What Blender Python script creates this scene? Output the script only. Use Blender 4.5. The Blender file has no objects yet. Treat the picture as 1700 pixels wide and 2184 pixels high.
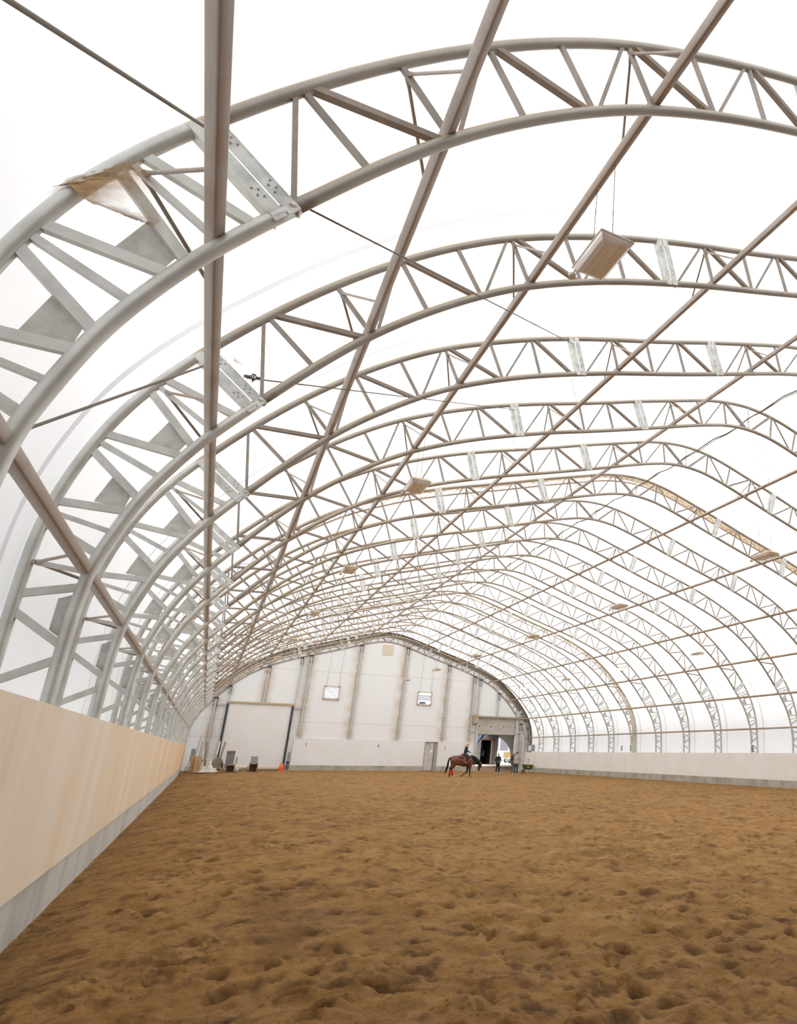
import bpy, bmesh, math, random
import numpy as np
from mathutils import Vector, Matrix
random.seed(7); rng = np.random.default_rng(7)
SC = bpy.context.scene
COL = SC.collection
S = 4.1                     # metres between two arch trusses
ZF = .415                   # eye height above the riding floor in bays
Y0 = 1.436                  # first truss in view
XC = 3.607                  # ridge line
YE = Y0 + 18                # end wall
def U(x, y, z): return Vector((x*S, y*S, (z+ZF)*S))

# ------------------------------------------------------------------ helpers
def tag(o, label=None, cat=None, group=None, kind=None):
    if label: o['label'] = label
    if cat: o['category'] = cat
    if group: o['group'] = group
    if kind: o['kind'] = kind
    return o
def empty(name, loc, label, cat, group=None, rz=0.):
    o = bpy.data.objects.new(name, None); COL.objects.link(o)
    o.location = loc; o.rotation_euler = (0, 0, rz); o.empty_display_size = .2
    return tag(o, label, cat, group)
def mesh_obj(name, me, mat=None, parent=None, loc=None):
    o = bpy.data.objects.new(name, me); COL.objects.link(o)
    if mat is not None and not me.materials:
        for m in (mat if isinstance(mat, (list, tuple)) else [mat]): me.materials.append(m)
    if parent: o.parent = parent
    if loc is not None: o.location = loc
    return o
class MB:
    """collects shapes into one mesh"""
    def __init__(s): s.v = []; s.f = []; s.sm = []; s.mi = []; s.m = 0
    def add(s, vs, fs, smooth=False):
        b = len(s.v); s.v += [tuple(v) for v in vs]
        for f in fs: s.f.append(tuple(i+b for i in f)); s.sm.append(smooth); s.mi.append(s.m)
        return s
    def box(s, c, d, rz=0., M=None):
        c = Vector(c); h = Vector(d)/2; vs = []
        for sx, sy, sz in ((-1,-1,-1),(1,-1,-1),(1,1,-1),(-1,1,-1),(-1,-1,1),(1,-1,1),(1,1,1),(-1,1,1)):
            p = Vector((sx*h.x, sy*h.y, sz*h.z))
            if M is not None: p = M @ p
            elif rz: p = Matrix.Rotation(rz, 3, 'Z') @ p
            vs.append(c+p)
        return s.add(vs, [(0,3,2,1),(4,5,6,7),(0,1,5,4),(1,2,6,5),(2,3,7,6),(3,0,4,7)])
    def bar(s, p, q, w, d, side=Vector((0,1,0)), off=0.):
        """rectangular bar p->q; w in the plane across, d along side"""
        p = Vector(p); q = Vector(q); a = (q-p).normalized(); sd = (side - a*side.dot(a)).normalized(); n = a.cross(sd)
        p = p+sd*off; q = q+sd*off; vs = []
        for e in (p, q):
            for x, y in ((-1,-1),(1,-1),(1,1),(-1,1)): vs.append(e+n*(x*w/2)+sd*(y*d/2))
        return s.add(vs, [(3,2,1,0),(4,5,6,7),(0,1,5,4),(1,2,6,5),(2,3,7,6),(3,0,4,7)])
    def tube(s, pts, r, n=8, cap=True, ref=None, sq=None):
        pts = [Vector(p) for p in pts]; rs = r if isinstance(r, (list, tuple)) else [r]*len(pts)
        vs = []; N = len(pts); prev = None
        for i, p in enumerate(pts):
            t = (pts[min(i+1, N-1)]-pts[max(i-1, 0)]).normalized()
            if prev is None:
                a = ref if ref is not None else (Vector((0,0,1)) if abs(t.z) < .9 else Vector((1,0,0)))
                prev = (a - t*a.dot(t)).normalized()
            else: prev = (prev - t*prev.dot(t)).normalized()
            b = t.cross(prev)
            for k in range(n):
                an = 2*math.pi*(k+.5)/n
                cx, cy = math.cos(an)*rs[i], math.sin(an)*rs[i]
                if sq: cx *= sq[0]; cy *= sq[1]
                vs.append(p + prev*cx + b*cy)
        fs = [(i*n+k, i*n+(k+1) % n, (i+1)*n+(k+1) % n, (i+1)*n+k) for i in range(N-1) for k in range(n)]
        s.add(vs, fs, True)
        if cap:
            b = len(s.v)-len(vs)
            s.f.append(tuple(b+k for k in reversed(range(n)))); s.f.append(tuple(b+(N-1)*n+k for k in range(n))); s.sm += [False, False]; s.mi += [s.m, s.m]
        return s
    def disc(s, c, r, h, n=16, axis=Vector((0,0,1))):
        c = Vector(c); return s.tube([c, c+axis*h], r, n)
    def ball(s, c, r, n=12, sc=(1,1,1)):
        c = Vector(c); vs = []; m = n//2
        for i in range(m+1):
            th = math.pi*i/m
            for k in range(n):
                ph = 2*math.pi*k/n
                vs.append(c+Vector((r*sc[0]*math.sin(th)*math.cos(ph), r*sc[1]*math.sin(th)*math.sin(ph), r*sc[2]*math.cos(th))))
        fs = [(i*n+k, (i+1)*n+k, (i+1)*n+(k+1) % n, i*n+(k+1) % n) for i in range(m) for k in range(n)]
        return s.add(vs, fs, True)
    def poly(s, pts, th=None, nrm=None):
        pts = [Vector(p) for p in pts]; n = len(pts)
        if th is None: return s.add(pts, [tuple(range(n))])
        o = nrm*th
        vs = [p-o/2 for p in pts]+[p+o/2 for p in pts]
        return s.add(vs, [tuple(reversed(range(n))), tuple(range(n, 2*n))]+[(i, (i+1) % n, n+(i+1) % n, n+i) for i in range(n)])
    def mesh(s, name):
        me = bpy.data.meshes.new(name); me.from_pydata(s.v, [], s.f); me.validate()
        if len(me.polygons) == len(s.sm):
            me.polygons.foreach_set('use_smooth', s.sm)
            me.polygons.foreach_set('material_index', s.mi)
        me.update(); return me
    def obj(s, name, mat=None, parent=None, loc=None, bevel=0.):
        o = mesh_obj(name, s.mesh(name), mat, parent, loc)
        if bevel:
            b = o.modifiers.new('bevel', 'BEVEL'); b.width = bevel; b.segments = 2; b.limit_method = 'ANGLE'
        return o
def fused(name, chains, mat, parent, voxel=.02, sm=4, n=14, balls=()):
    """one continuous surface grown around tapering limbs"""
    m = MB()
    for ch in chains:
        for i in range(len(ch)-1):
            (p, r), (q, t) = ch[i], ch[i+1]
            m.tube([p, q], [r, t], n)
        for p, r in ch: m.ball(p, r, 12)
    for c, r, sc in balls: m.ball(c, r, 16, sc)
    o = m.obj(name, mat, parent)
    r = o.modifiers.new('skin', 'REMESH'); r.mode = 'VOXEL'; r.voxel_size = voxel; r.use_smooth_shade = True
    if sm:
        k = o.modifiers.new('smooth', 'SMOOTH'); k.factor = .5; k.iterations = sm
    return o

# ------------------------------------------------------------------ materials
def mat(name, col, rough=.7, metal=0., noise=None, spec=.4, bump=None, dust=None, streak=None, emit=None):
    m = bpy.data.materials.new(name); m.use_nodes = True; nt = m.node_tree; N = nt.nodes; L = nt.links
    b = N['Principled BSDF']; b.inputs['Roughness'].default_value = rough; b.inputs['Metallic'].default_value = metal
    b.inputs['Specular IOR Level'].default_value = spec
    b.inputs['Base Color'].default_value = (*col, 1)
    out = None
    geo = N.new('ShaderNodeNewGeometry'); tc = N.new('ShaderNodeTexCoord')
    def mix(a, bb, f):
        x = N.new('ShaderNodeMix'); x.data_type = 'RGBA'
        for i, v in ((6, a), (7, bb)):
            if isinstance(v, tuple): x.inputs[i].default_value = (*v, 1)
            else: L.new(v, x.inputs[i])
        if isinstance(f, float): x.inputs[0].default_value = f
        else: L.new(f, x.inputs[0])
        return x.outputs[2]
    def nz(scale, detail=4, vec=None, lo=.4, hi=.6, stretch=None):
        t = N.new('ShaderNodeTexNoise'); t.inputs['Scale'].default_value = scale; t.inputs['Detail'].default_value = detail
        src = vec or geo.outputs['Position']
        if stretch:
            mp = N.new('ShaderNodeMapping'); mp.inputs['Scale'].default_value = stretch; L.new(src, mp.inputs[0]); src = mp.outputs[0]
        L.new(src, t.inputs['Vector'])
        r = N.new('ShaderNodeMapRange'); r.inputs['From Min'].default_value = lo; r.inputs['From Max'].default_value = hi
        L.new(t.outputs[0], r.inputs[0]); return r.outputs[0], t.outputs[0]
    out = col
    if noise:
        c2, sc, lo, hi = noise
        f, _ = nz(sc, 5, lo=lo, hi=hi); out = mix(out, c2, f)
    if streak:
        c2, st, lo, hi = streak
        f, _ = nz(1., 4, lo=lo, hi=hi, stretch=st); out = mix(out, c2, f)
    if dust:
        c2, lo, hi = dust
        sx = N.new('ShaderNodeSeparateXYZ'); L.new(geo.outputs['Normal'], sx.inputs[0])
        r = N.new('ShaderNodeMapRange'); r.inputs['From Min'].default_value = lo; r.inputs['From Max'].default_value = hi
        L.new(sx.outputs[2], r.inputs[0]); out = mix(out, c2, r.outputs[0])
    if not isinstance(out, tuple): L.new(out, b.inputs['Base Color'])
    if bump:
        sc, st = bump
        _, t = nz(sc, 6); bp = N.new('ShaderNodeBump'); bp.inputs['Strength'].default_value = st; bp.inputs['Distance'].default_value = .02
        L.new(t, bp.inputs['Height']); L.new(bp.outputs[0], b.inputs['Normal'])
    if emit:
        b.inputs['Emission Color'].default_value = (*emit[0], 1); b.inputs['Emission Strength'].default_value = emit[1]
    m['h'] = 1
    return m
DUST = (.50, .33, .15)
M = {}
M['chord'] = mat('aged_steel_tube', (.41,.39,.355), .42, .35, ((.34,.315,.28), 1.6, .35, .7), dust=(DUST, .28, .5))
M['galv'] = mat('galvanised_steel_tube', (.66,.67,.645), .38, .35, ((.52,.52,.49), 3., .38, .7), dust=((.52,.38,.20), .34, .6))
M['galvweb'] = mat('galvanised_channel', (.66,.67,.645), .45, .2, ((.54,.545,.52), 5., .4, .7), dust=((.45,.33,.20), .6, .95))
M['web'] = mat('weathered_steel_bar', (.35,.315,.285), .65, .05, ((.26,.23,.20), 4., .4, .7), dust=(DUST, .75, .98))
M['webd'] = mat('rusty_steel_bar', (.27,.225,.185), .7, .05, ((.34,.29,.25), 4., .4, .7))
M['purlin'] = mat('dusty_steel_tube', (.45,.41,.38), .5, .2, ((.38,.31,.25), 2.5, .45, .7), streak=((.37,.30,.245), (6, .25, 6), .45, .65), dust=(DUST, .3, .7))
M['plate'] = mat('splice_plate_steel', (.70,.72,.695), .5, .1, ((.46,.48,.455), 6., .4, .7))
M['gusset'] = mat('grey_stiffener_plate', (.66,.67,.64), .6, .1, ((.52,.525,.49), 8., .45, .7))
M['dark'] = mat('dark_steel', (.05,.05,.05), .6)
M['darkgrey'] = mat('dark_grey_rail', (.05,.055,.055), .6)
M['cable'] = mat('braided_steel_cable', (.18,.15,.11), .6)
M['cablelight'] = mat('thin_light_wire', (.42,.40,.37), .6)
M['tan'] = mat('dust_caked_strip', (.62,.47,.29), .9, 0, ((.50,.36,.21), 2., .4, .65))
M['tanlight'] = mat('tan_dusty_rail', (.60,.47,.33), .9)
M['board'] = mat('whitewashed_plywood_board', (.84,.83,.80), .6, 0, ((.80,.77,.71), .7, .4, .7), streak=((.82,.79,.74), (1.2, 1.2, .12), .5, .7))
M['boardend'] = mat('painted_white_board', (.82,.83,.83), .6, 0, ((.79,.79,.78), .6, .4, .7))
M['concrete'] = mat('cast_concrete', (.46,.43,.36), .85, 0, ((.30,.275,.215), 1.1, .45, .68), streak=((.36,.33,.27), (.8, .8, .3), .5, .7), bump=(20, .25))
M['concl'] = mat('pale_concrete', (.53,.515,.475), .85, 0, ((.37,.355,.31), 1.1, .5, .72), streak=((.42,.40,.36), (1.1, 1.1, .15), .5, .7), bump=(20, .2))
M['wood'] = mat('brown_wood', (.34,.22,.14), .8, 0, ((.42,.29,.19), 6., .4, .6), streak=((.25,.16,.10), (3, 3, 20), .45, .6))
M['ply'] = mat('tan_plywood', (.50,.34,.20), .8, 0, ((.42,.28,.16), 3., .4, .6))
M['white'] = mat('white_paint', (.78,.77,.75), .5)
M['paper'] = mat('white_paper', (.9,.9,.9), .8)
M['greydoor'] = mat('grey_metal_door', (.56,.53,.50), .45, 0, ((.50,.46,.43), 2., .4, .7))
M['grey'] = mat('mid_grey_metal', (.30,.31,.31), .5, .2)
M['steelpost'] = mat('galvanised_post', (.58,.59,.57), .5, .2, ((.48,.49,.47), 2., .4, .7))
M['hdoor'] = mat('dusty_overhead_door_panel', (.52,.49,.43), .6, 0, ((.42,.38,.31), 1.3, .45, .75))
M['orange'] = mat('orange_plastic', (.90,.19,.06), .5)
M['green'] = mat('dark_green_plastic', (.065,.09,.035), .6)
M['olive'] = mat('dusty_olive_lid', (.30,.27,.08), .8)
M['rubber'] = mat('black_rubber', (.02,.02,.02), .7)
M['yellow'] = mat('yellow_label', (.8,.7,.1), .6)
M['wicker'] = mat('olive_woven_fabric', (.19,.155,.105), .9, 0, ((.24,.20,.14), 30., .4, .6))
M['chaircloth'] = mat('grey_sling_fabric', (.15,.145,.15), .7, 0, ((.20,.19,.185), 3., .4, .6))
M['chaircloth2'] = mat('pale_grey_sling_fabric', (.26,.26,.27), .8)
M['tarp'] = mat('crumpled_cream_tarp', (.70,.64,.56), .7, 0, ((.60,.52,.44), 4., .4, .7), bump=(5, .5))
M['red'] = mat('red_fabric', (.55,.012,.02), .8)
M['bluew'] = mat('blue_band', (.06,.07,.16), .8)
M['skin'] = mat('skin', (.55,.34,.25), .5)
M['hairb'] = mat('blonde_hair', (.62,.48,.32), .6)
M['hairg'] = mat('dark_hair', (.10,.07,.05), .6)
M['navy'] = mat('navy_cloth', (.022,.024,.036), .85)
M['black'] = mat('black_cloth', (.018,.018,.018), .85)
M['bjacket'] = mat('dark_brown_jacket', (.065,.05,.035), .8, 0, ((.10,.08,.06), 8., .45, .7))
M['shirt'] = mat('light_striped_shirt', (.36,.34,.30), .85)
M['lgrey'] = mat('light_grey_hoodie', (.42,.37,.35), .85)
M['jean'] = mat('dark_blue_denim', (.03,.045,.075), .85)
M['jeang'] = mat('faded_grey_denim', (.10,.10,.11), .85)
M['leather'] = mat('reddish_saddle_leather', (.25,.065,.03), .5, 0, ((.16,.04,.02), 12., .4, .6))
M['boot'] = mat('tan_leather', (.32,.20,.12), .6)
M['mane'] = mat('black_horsehair', (.006,.006,.006), .8, 0, ((.014,.010,.008), 20, .4, .6), spec=.2)
M['pad'] = mat('dark_saddle_pad', (.05,.035,.03), .9)
M['mask'] = mat('pale_face_mask', (.65,.75,.74), .8)

def wood_left():
    m = mat('pale_plywood_wall', (.80,.66,.47), .55)
    nt = m.node_tree; N = nt.nodes; L = nt.links; b = N['Principled BSDF']
    geo = [n for n in N if n.type == 'NEW_GEOMETRY'][0]
    def noise(st, lo, hi, det=4):
        mp = N.new('ShaderNodeMapping'); mp.inputs['Scale'].default_value = st; L.new(geo.outputs['Position'], mp.inputs[0])
        t = N.new('ShaderNodeTexNoise'); t.inputs['Scale'].default_value = 1; t.inputs['Detail'].default_value = det; L.new(mp.outputs[0], t.inputs[0])
        r = N.new('ShaderNodeMapRange'); r.inputs['From Min'].default_value = lo; r.inputs['From Max'].default_value = hi; L.new(t.outputs[0], r.inputs[0]); return r.outputs[0]
    def mixc(a, c, f):
        x = N.new('ShaderNodeMix'); x.data_type = 'RGBA'
        if isinstance(a, tuple): x.inputs[6].default_value = (*a, 1)
        else: L.new(a, x.inputs[6])
        x.inputs[7].default_value = (*c, 1); L.new(f, x.inputs[0]); return x.outputs[2]
    # the nearest sheets are paler, the far ones more yellow
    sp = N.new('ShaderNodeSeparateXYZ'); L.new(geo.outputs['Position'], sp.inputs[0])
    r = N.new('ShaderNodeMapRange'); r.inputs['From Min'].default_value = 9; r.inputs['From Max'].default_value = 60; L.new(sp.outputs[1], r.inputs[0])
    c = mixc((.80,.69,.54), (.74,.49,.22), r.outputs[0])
    c = mixc(c, (.76,.59,.41), noise((1, 1.5, .22), .50, .72))
    c = mixc(c, (.82,.74,.62), noise((1, .9, .16), .50, .70))
    c = mixc(c, (.70,.50,.31), noise((1, 3.5, .5), .66, .80))
    # mud specks near the floor and screw heads
    c = mixc(c, (.22,.12,.07), noise((20, 20, 20), .735, .76, 2))
    vo = N.new('ShaderNodeTexVoronoi'); vo.inputs['Scale'].default_value = 2.6; L.new(geo.outputs['Position'], vo.inputs[0])
    lt = N.new('ShaderNodeMath'); lt.operation = 'LESS_THAN'; lt.inputs[1].default_value = .028; L.new(vo.outputs[0], lt.inputs[0])
    c = mixc(c, (.35,.22,.15), lt.outputs[0])
    L.new(c, b.inputs['Base Color'])
    return m
M['plyleft'] = wood_left()

def end_mat():
    """off-white end-wall cladding: thin brownish seams and rust-brown stains beside the posts"""
    m = mat('offwhite_end_cladding', (.80,.765,.715), .6)
    nt = m.node_tree; N = nt.nodes; L = nt.links; b = N['Principled BSDF']
    geo = [n for n in N if n.type == 'NEW_GEOMETRY'][0]
    sp = N.new('ShaderNodeSeparateXYZ'); L.new(geo.outputs['Position'], sp.inputs[0])
    def math_(op, a, v):
        x = N.new('ShaderNodeMath'); x.operation = op
        for i, q in enumerate((a, v)):
            if isinstance(q, (int, float)): x.inputs[i].default_value = q
            else: L.new(q, x.inputs[i])
        return x.outputs[0]
    cur = None
    tot = None
    for px in (.045, 1.0, 1.87, 2.95, 4.09, 5.24, 5.985, 7.41):
        d = math_('ABSOLUTE', math_('SUBTRACT', sp.outputs[0], px*S), 0)
        r = N.new('ShaderNodeMapRange'); r.inputs['From Min'].default_value = .15; r.inputs['From Max'].default_value = .85; r.inputs['To Min'].default_value = 1; r.inputs['To Max'].default_value = 0
        L.new(d, r.inputs[0]); tot = r.outputs[0] if tot is None else math_('MAXIMUM', tot, r.outputs[0])
    t = N.new('ShaderNodeTexNoise'); t.inputs['Scale'].default_value = 1.3; t.inputs['Detail'].default_value = 5; L.new(geo.outputs['Position'], t.inputs[0])
    r = N.new('ShaderNodeMapRange'); r.inputs['From Min'].default_value = .3; r.inputs['From Max'].default_value = .62; L.new(t.outputs[0], r.inputs[0])
    f = math_('MULTIPLY', math_('MULTIPLY', tot, r.outputs[0]), .75)
    x = N.new('ShaderNodeMix'); x.data_type = 'RGBA'; x.inputs[6].default_value = (.84,.855,.86,1); x.inputs[7].default_value = (.68,.56,.44,1); L.new(f, x.inputs[0]); cur = x.outputs[2]
    for z in (1.909, .69, .305):
        d = math_('ABSOLUTE', math_('SUBTRACT', sp.outputs[2], (z+ZF)*S), 0)
        lt = math_('MULTIPLY', math_('LESS_THAN', d, .035), .45)
        x = N.new('ShaderNodeMix'); x.data_type = 'RGBA'; L.new(cur, x.inputs[6]); x.inputs[7].default_value = (.62,.53,.43,1); L.new(lt, x.inputs[0]); cur = x.outputs[2]
    L.new(cur, b.inputs['Base Color'])
    return m
M['endclad'] = end_mat()

def membrane_mat(nm='white_translucent_membrane', ca=(.835,.845,.865), cb=(.88,.89,.905), f=.60):
    m = bpy.data.materials.new(nm); m.use_nodes = True; nt = m.node_tree; N = nt.nodes; L = nt.links
    N.remove(N['Principled BSDF']); out = [n for n in N if n.type == 'OUTPUT_MATERIAL'][0]
    d = N.new('ShaderNodeBsdfDiffuse'); t = N.new('ShaderNodeBsdfTranslucent'); mx = N.new('ShaderNodeMixShader')
    geo = N.new('ShaderNodeNewGeometry')
    ns = N.new('ShaderNodeTexNoise'); ns.inputs['Scale'].default_value = .5; ns.inputs['Detail'].default_value = 5; L.new(geo.outputs['Position'], ns.inputs[0])
    cr = N.new('ShaderNodeValToRGB'); cr.color_ramp.elements[0].position = .3; cr.color_ramp.elements[0].color = (*ca,1)
    cr.color_ramp.elements[1].position = .62; cr.color_ramp.elements[1].color = (*cb,1); L.new(ns.outputs[0], cr.inputs[0])
    L.new(cr.outputs[0], d.inputs[0]); L.new(cr.outputs[0], t.inputs[0])
    mx.inputs[0].default_value = f; L.new(d.outputs[0], mx.inputs[1]); L.new(t.outputs[0], mx.inputs[2]); L.new(mx.outputs[0], out.inputs[0])
    return m
M['membrane'] = membrane_mat()
M['tanfab'] = membrane_mat('tan_stained_fabric_strip', (.58,.46,.31), (.74,.63,.47), .56)
def cobweb_mat():
    m = bpy.data.materials.new('dusty_cobweb'); m.use_nodes = True; nt = m.node_tree; N = nt.nodes; L = nt.links
    b = N['Principled BSDF']; b.inputs['Base Color'].default_value = (.42,.27,.13,1); b.inputs['Roughness'].default_value = .95
    geo = N.new('ShaderNodeNewGeometry'); ns = N.new('ShaderNodeTexNoise'); ns.inputs['Scale'].default_value = 7; ns.inputs['Detail'].default_value = 8; L.new(geo.outputs['Position'], ns.inputs[0])
    at = N.new('ShaderNodeAttribute'); at.attribute_name = 'dense'
    mu = N.new('ShaderNodeMath'); mu.operation = 'MULTIPLY_ADD'; L.new(ns.outputs[0], mu.inputs[0]); mu.inputs[1].default_value = .9; mu.inputs[2].default_value = -.30
    ad = N.new('ShaderNodeMath'); ad.operation = 'ADD'; L.new(mu.outputs[0], ad.inputs[0]); L.new(at.outputs['Fac'], ad.inputs[1]); ad.use_clamp = True
    ml = N.new('ShaderNodeMath'); ml.operation = 'MULTIPLY'; L.new(ad.outputs[0], ml.inputs[0]); L.new(at.outputs['Fac'], ml.inputs[1]); ml.use_clamp = True
    L.new(ml.outputs[0], b.inputs['Alpha'])
    return m
M['cobweb'] = cobweb_mat()
def glass_mat(name, col, emit=0.):
    m = bpy.data.materials.new(name); m.use_nodes = True; b = m.node_tree.nodes['Principled BSDF']
    b.inputs['Base Color'].default_value = (*col, 1); b.inputs['Roughness'].default_value = .25; b.inputs['Coat Weight'].default_value = .4
    if emit: b.inputs['Emission Color'].default_value = (1,.95,.9,1); b.inputs['Emission Strength'].default_value = emit
    return m
M['lens'] = mat('prismatic_lens', (.74,.70,.67), .2, .3, streak=((.88,.86,.84), (7, .5, 7), .45, .55), spec=.6)
M['lenslit'] = glass_mat('lit_prismatic_lens', (.8,.8,.8), 3.0)
M['housing'] = mat('pale_lamp_housing', (.62,.57,.51), .6, dust=((.55,.37,.16), .3, .7))

# ------------------------------------------------------------------ arch profile (dx from ridge, z), in bays
INN = [(0,2.779),(.12,2.772),(.246,2.755),(.34,2.730),(.5,2.688),(.77,2.598),(1.07,2.498),(1.34,2.411),(1.58,2.335),(1.83,2.262),(2.07,2.178),(2.33,2.085),(2.54,1.995),(2.78,1.878),(2.97,1.755),(3.165,1.603),(3.345,1.44),(3.51,1.25),(3.64,1.082),(3.745,.945),(3.80,.86),(3.853,.765),(3.89,.69),(3.925,.585),(3.947,.515),(3.958,.46),(3.968,.36),(3.972,.25),(3.974,.0),(3.976,-.415)]
OUT = [(0,2.997),(.13,2.99),(.271,2.972),(.41,2.943),(.555,2.902),(.83,2.815),(1.135,2.722),(1.405,2.628),(1.64,2.552),(1.89,2.478),(2.146,2.392),(2.404,2.297),(2.637,2.19),(2.877,2.075),(3.091,1.932),(3.285,1.780),(3.487,1.592),(3.668,1.393),(3.825,1.195),(3.92,1.055),(3.985,.935),(4.03,.815),(4.065,.69),(4.085,.58),(4.092,.47),(4.095,.34),(4.098,.0),(4.10,-.415)]
def catmull(P, n=3):
    P = [Vector((*p, 0)) for p in P]; R = []
    for i in range(len(P)-1):
        a, b, c, d = P[max(i-1,0)], P[i], P[i+1], P[min(i+2, len(P)-1)]
        for k in range(n):
            t = k/n
            R.append(.5*((2*b)+(c-a)*t+(2*a-5*b+4*c-d)*t*t+(-a+3*b-3*c+d)*t**3))
    R.append(P[-1]); return [(v.x, v.y) for v in R]
def smooth(P, it=6):
    P = [list(p) for p in P]
    for _ in range(it):
        Q = [list(p) for p in P]
        for i in range(1, len(P)-1):
            for j in (0, 1): Q[i][j] = .5*P[i][j]+.25*(P[i-1][j]+P[i+1][j])
        P = Q
    return P
def full(P):
    h = catmull(P, 4); f = [(-x, z) for x, z in reversed(h)]+[(x, z) for x, z in h[1:]]
    return smooth(f, 10)
FI, FO = full(INN), full(OUT)
def outer_z(dx):
    dx = abs(dx); h = [p for p in FO if p[0] >= 0]
    for i in range(len(h)-1):
        if h[i][0] <= dx <= h[i+1][0]:
            t = (dx-h[i][0])/(h[i+1][0]-h[i][0]+1e-9); return h[i][1]+t*(h[i+1][1]-h[i][1])
    return -.415
def inner_z(dx):
    dx = abs(dx); h = [p for p in FI if p[0] >= 0]
    for i in range(len(h)-1):
        if h[i][0] <= dx <= h[i+1][0]:
            t = (dx-h[i][0])/(h[i+1][0]-h[i][0]+1e-9); return h[i][1]+t*(h[i+1][1]-h[i][1])
    return -.415
def offset(P, d):
    R = []
    for i, p in enumerate(P):
        a, b = P[max(i-1,0)], P[min(i+1,len(P)-1)]; tx, tz = b[0]-a[0], b[1]-a[1]; l = math.hypot(tx, tz)
        R.append((p[0]-tz/l*d, p[1]+tx/l*d))
    return R
def loc3(p): return Vector((p[0]*S, 0, (p[1]+ZF)*S))      # truss-local

# ------------------------------------------------------------------ trusses
WEB = [ # kind, outer, inner
('plate',(3.82,1.195),(3.655,1.06)),('thin',(3.68,1.37),(3.64,1.085)),('post',(3.668,1.386),(3.511,1.25)),('fwd',(3.655,1.40),(3.365,1.415)),
('post',(3.487,1.585),(3.35,1.437)),('thin',(3.297,1.768),(3.33,1.457)),('post',(3.285,1.775),(3.168,1.60)),('fwd',(3.272,1.787),(2.994,1.738)),
('post',(3.092,1.93),(2.976,1.75)),('thin',(2.89,2.066),(2.96,1.762)),('post',(2.877,2.072),(2.779,1.876)),('fwd',(2.864,2.08),(2.564,1.985)),
('post',(2.638,2.188),(2.55,1.992)),('thin',(2.418,2.288),(2.536,2.0)),('post',(2.404,2.296),(2.333,2.085)),('fwd',(2.39,2.302),(2.136,2.152)),
('plate',(2.146,2.39),(2.084,2.172)),('thin',(1.905,2.472),(2.05,2.185)),('post',(1.89,2.478),(1.828,2.262)),('fwd',(1.876,2.484),(1.60,2.33)),
('post',(1.64,2.552),(1.58,2.336)),('thin',(1.42,2.624),(1.566,2.34)),('post',(1.405,2.628),(1.338,2.412)),('fwd',(1.391,2.633),(1.117,2.483)),
('plate',(1.135,2.72),(1.062,2.50)),('thin',(.843,2.81),(1.01,2.517)),('post',(.829,2.815),(.762,2.60)),('fwd',(.815,2.82),(.52,2.682)),
('post',(.555,2.902),(.50,2.689)),('thin',(.285,2.969),(.474,2.697)),('post',(.271,2.972),(.246,2.756)),('fwd2',(.257,2.974),(.03,2.778)),
('hw',(3.902,1.08),(3.698,1.01)),('hn',(3.915,1.055),(3.746,.945)),('hw',(3.93,1.035),(3.79,.88)),('hw',(4.01,.87),(3.81,.845)),
('hn2',(4.018,.845),(3.853,.768)),('hw',(4.028,.82),(3.89,.692)),('hw',(4.074,.65),(3.905,.65)),('hn',(4.08,.62),(3.928,.583)),
('hw',(4.085,.59),(3.948,.515)),('hn',(4.092,.476),(3.958,.462)),('hw',(4.095,.385),(3.966,.42)),('hw',(4.095,.345),(3.973,.258)),
('hw',(4.096,.155),(3.973,.225)),('hw',(4.097,.12),(3.974,.03)),('hw',(4.098,-.07),(3.974,0.)),('hw',(4.098,-.11),(3.974,-.19)),]
SIZE = {'thin':(.045,.045,'web'),'post':(.055,.05,'web'),'fwd':(.065,.08,'webd'),'fwd2':(.09,.08,'web'),'hw':(.085,.06,'galvweb'),'hn':(.05,.05,'galvweb'),'hn2':(.06,.055,'galvweb')}
NAMES = {'thin':'thin_web_brace','post':'web_post','fwd':'diagonal_web_brace','fwd2':'diagonal_web_brace','hw':'haunch_web_brace','hn':'haunch_web_brace','hn2':'haunch_web_brace'}
GUS = [[(3.905,.866),(3.86,.96),(3.81,.893),(3.826,.858)],[(3.99,.668),(3.962,.748),(3.911,.70),(3.919,.662)],[(4.008,.385),(3.972,.402),(3.975,.275),(4.01,.30)]]
PUR = [(3.966,.470),(3.760,.962),(3.358,1.452),(2.774,1.909),(1.825,2.297),(.766,2.643)]
def mir(p, s): return (p[0]*s, p[1])
TR = []
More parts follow.
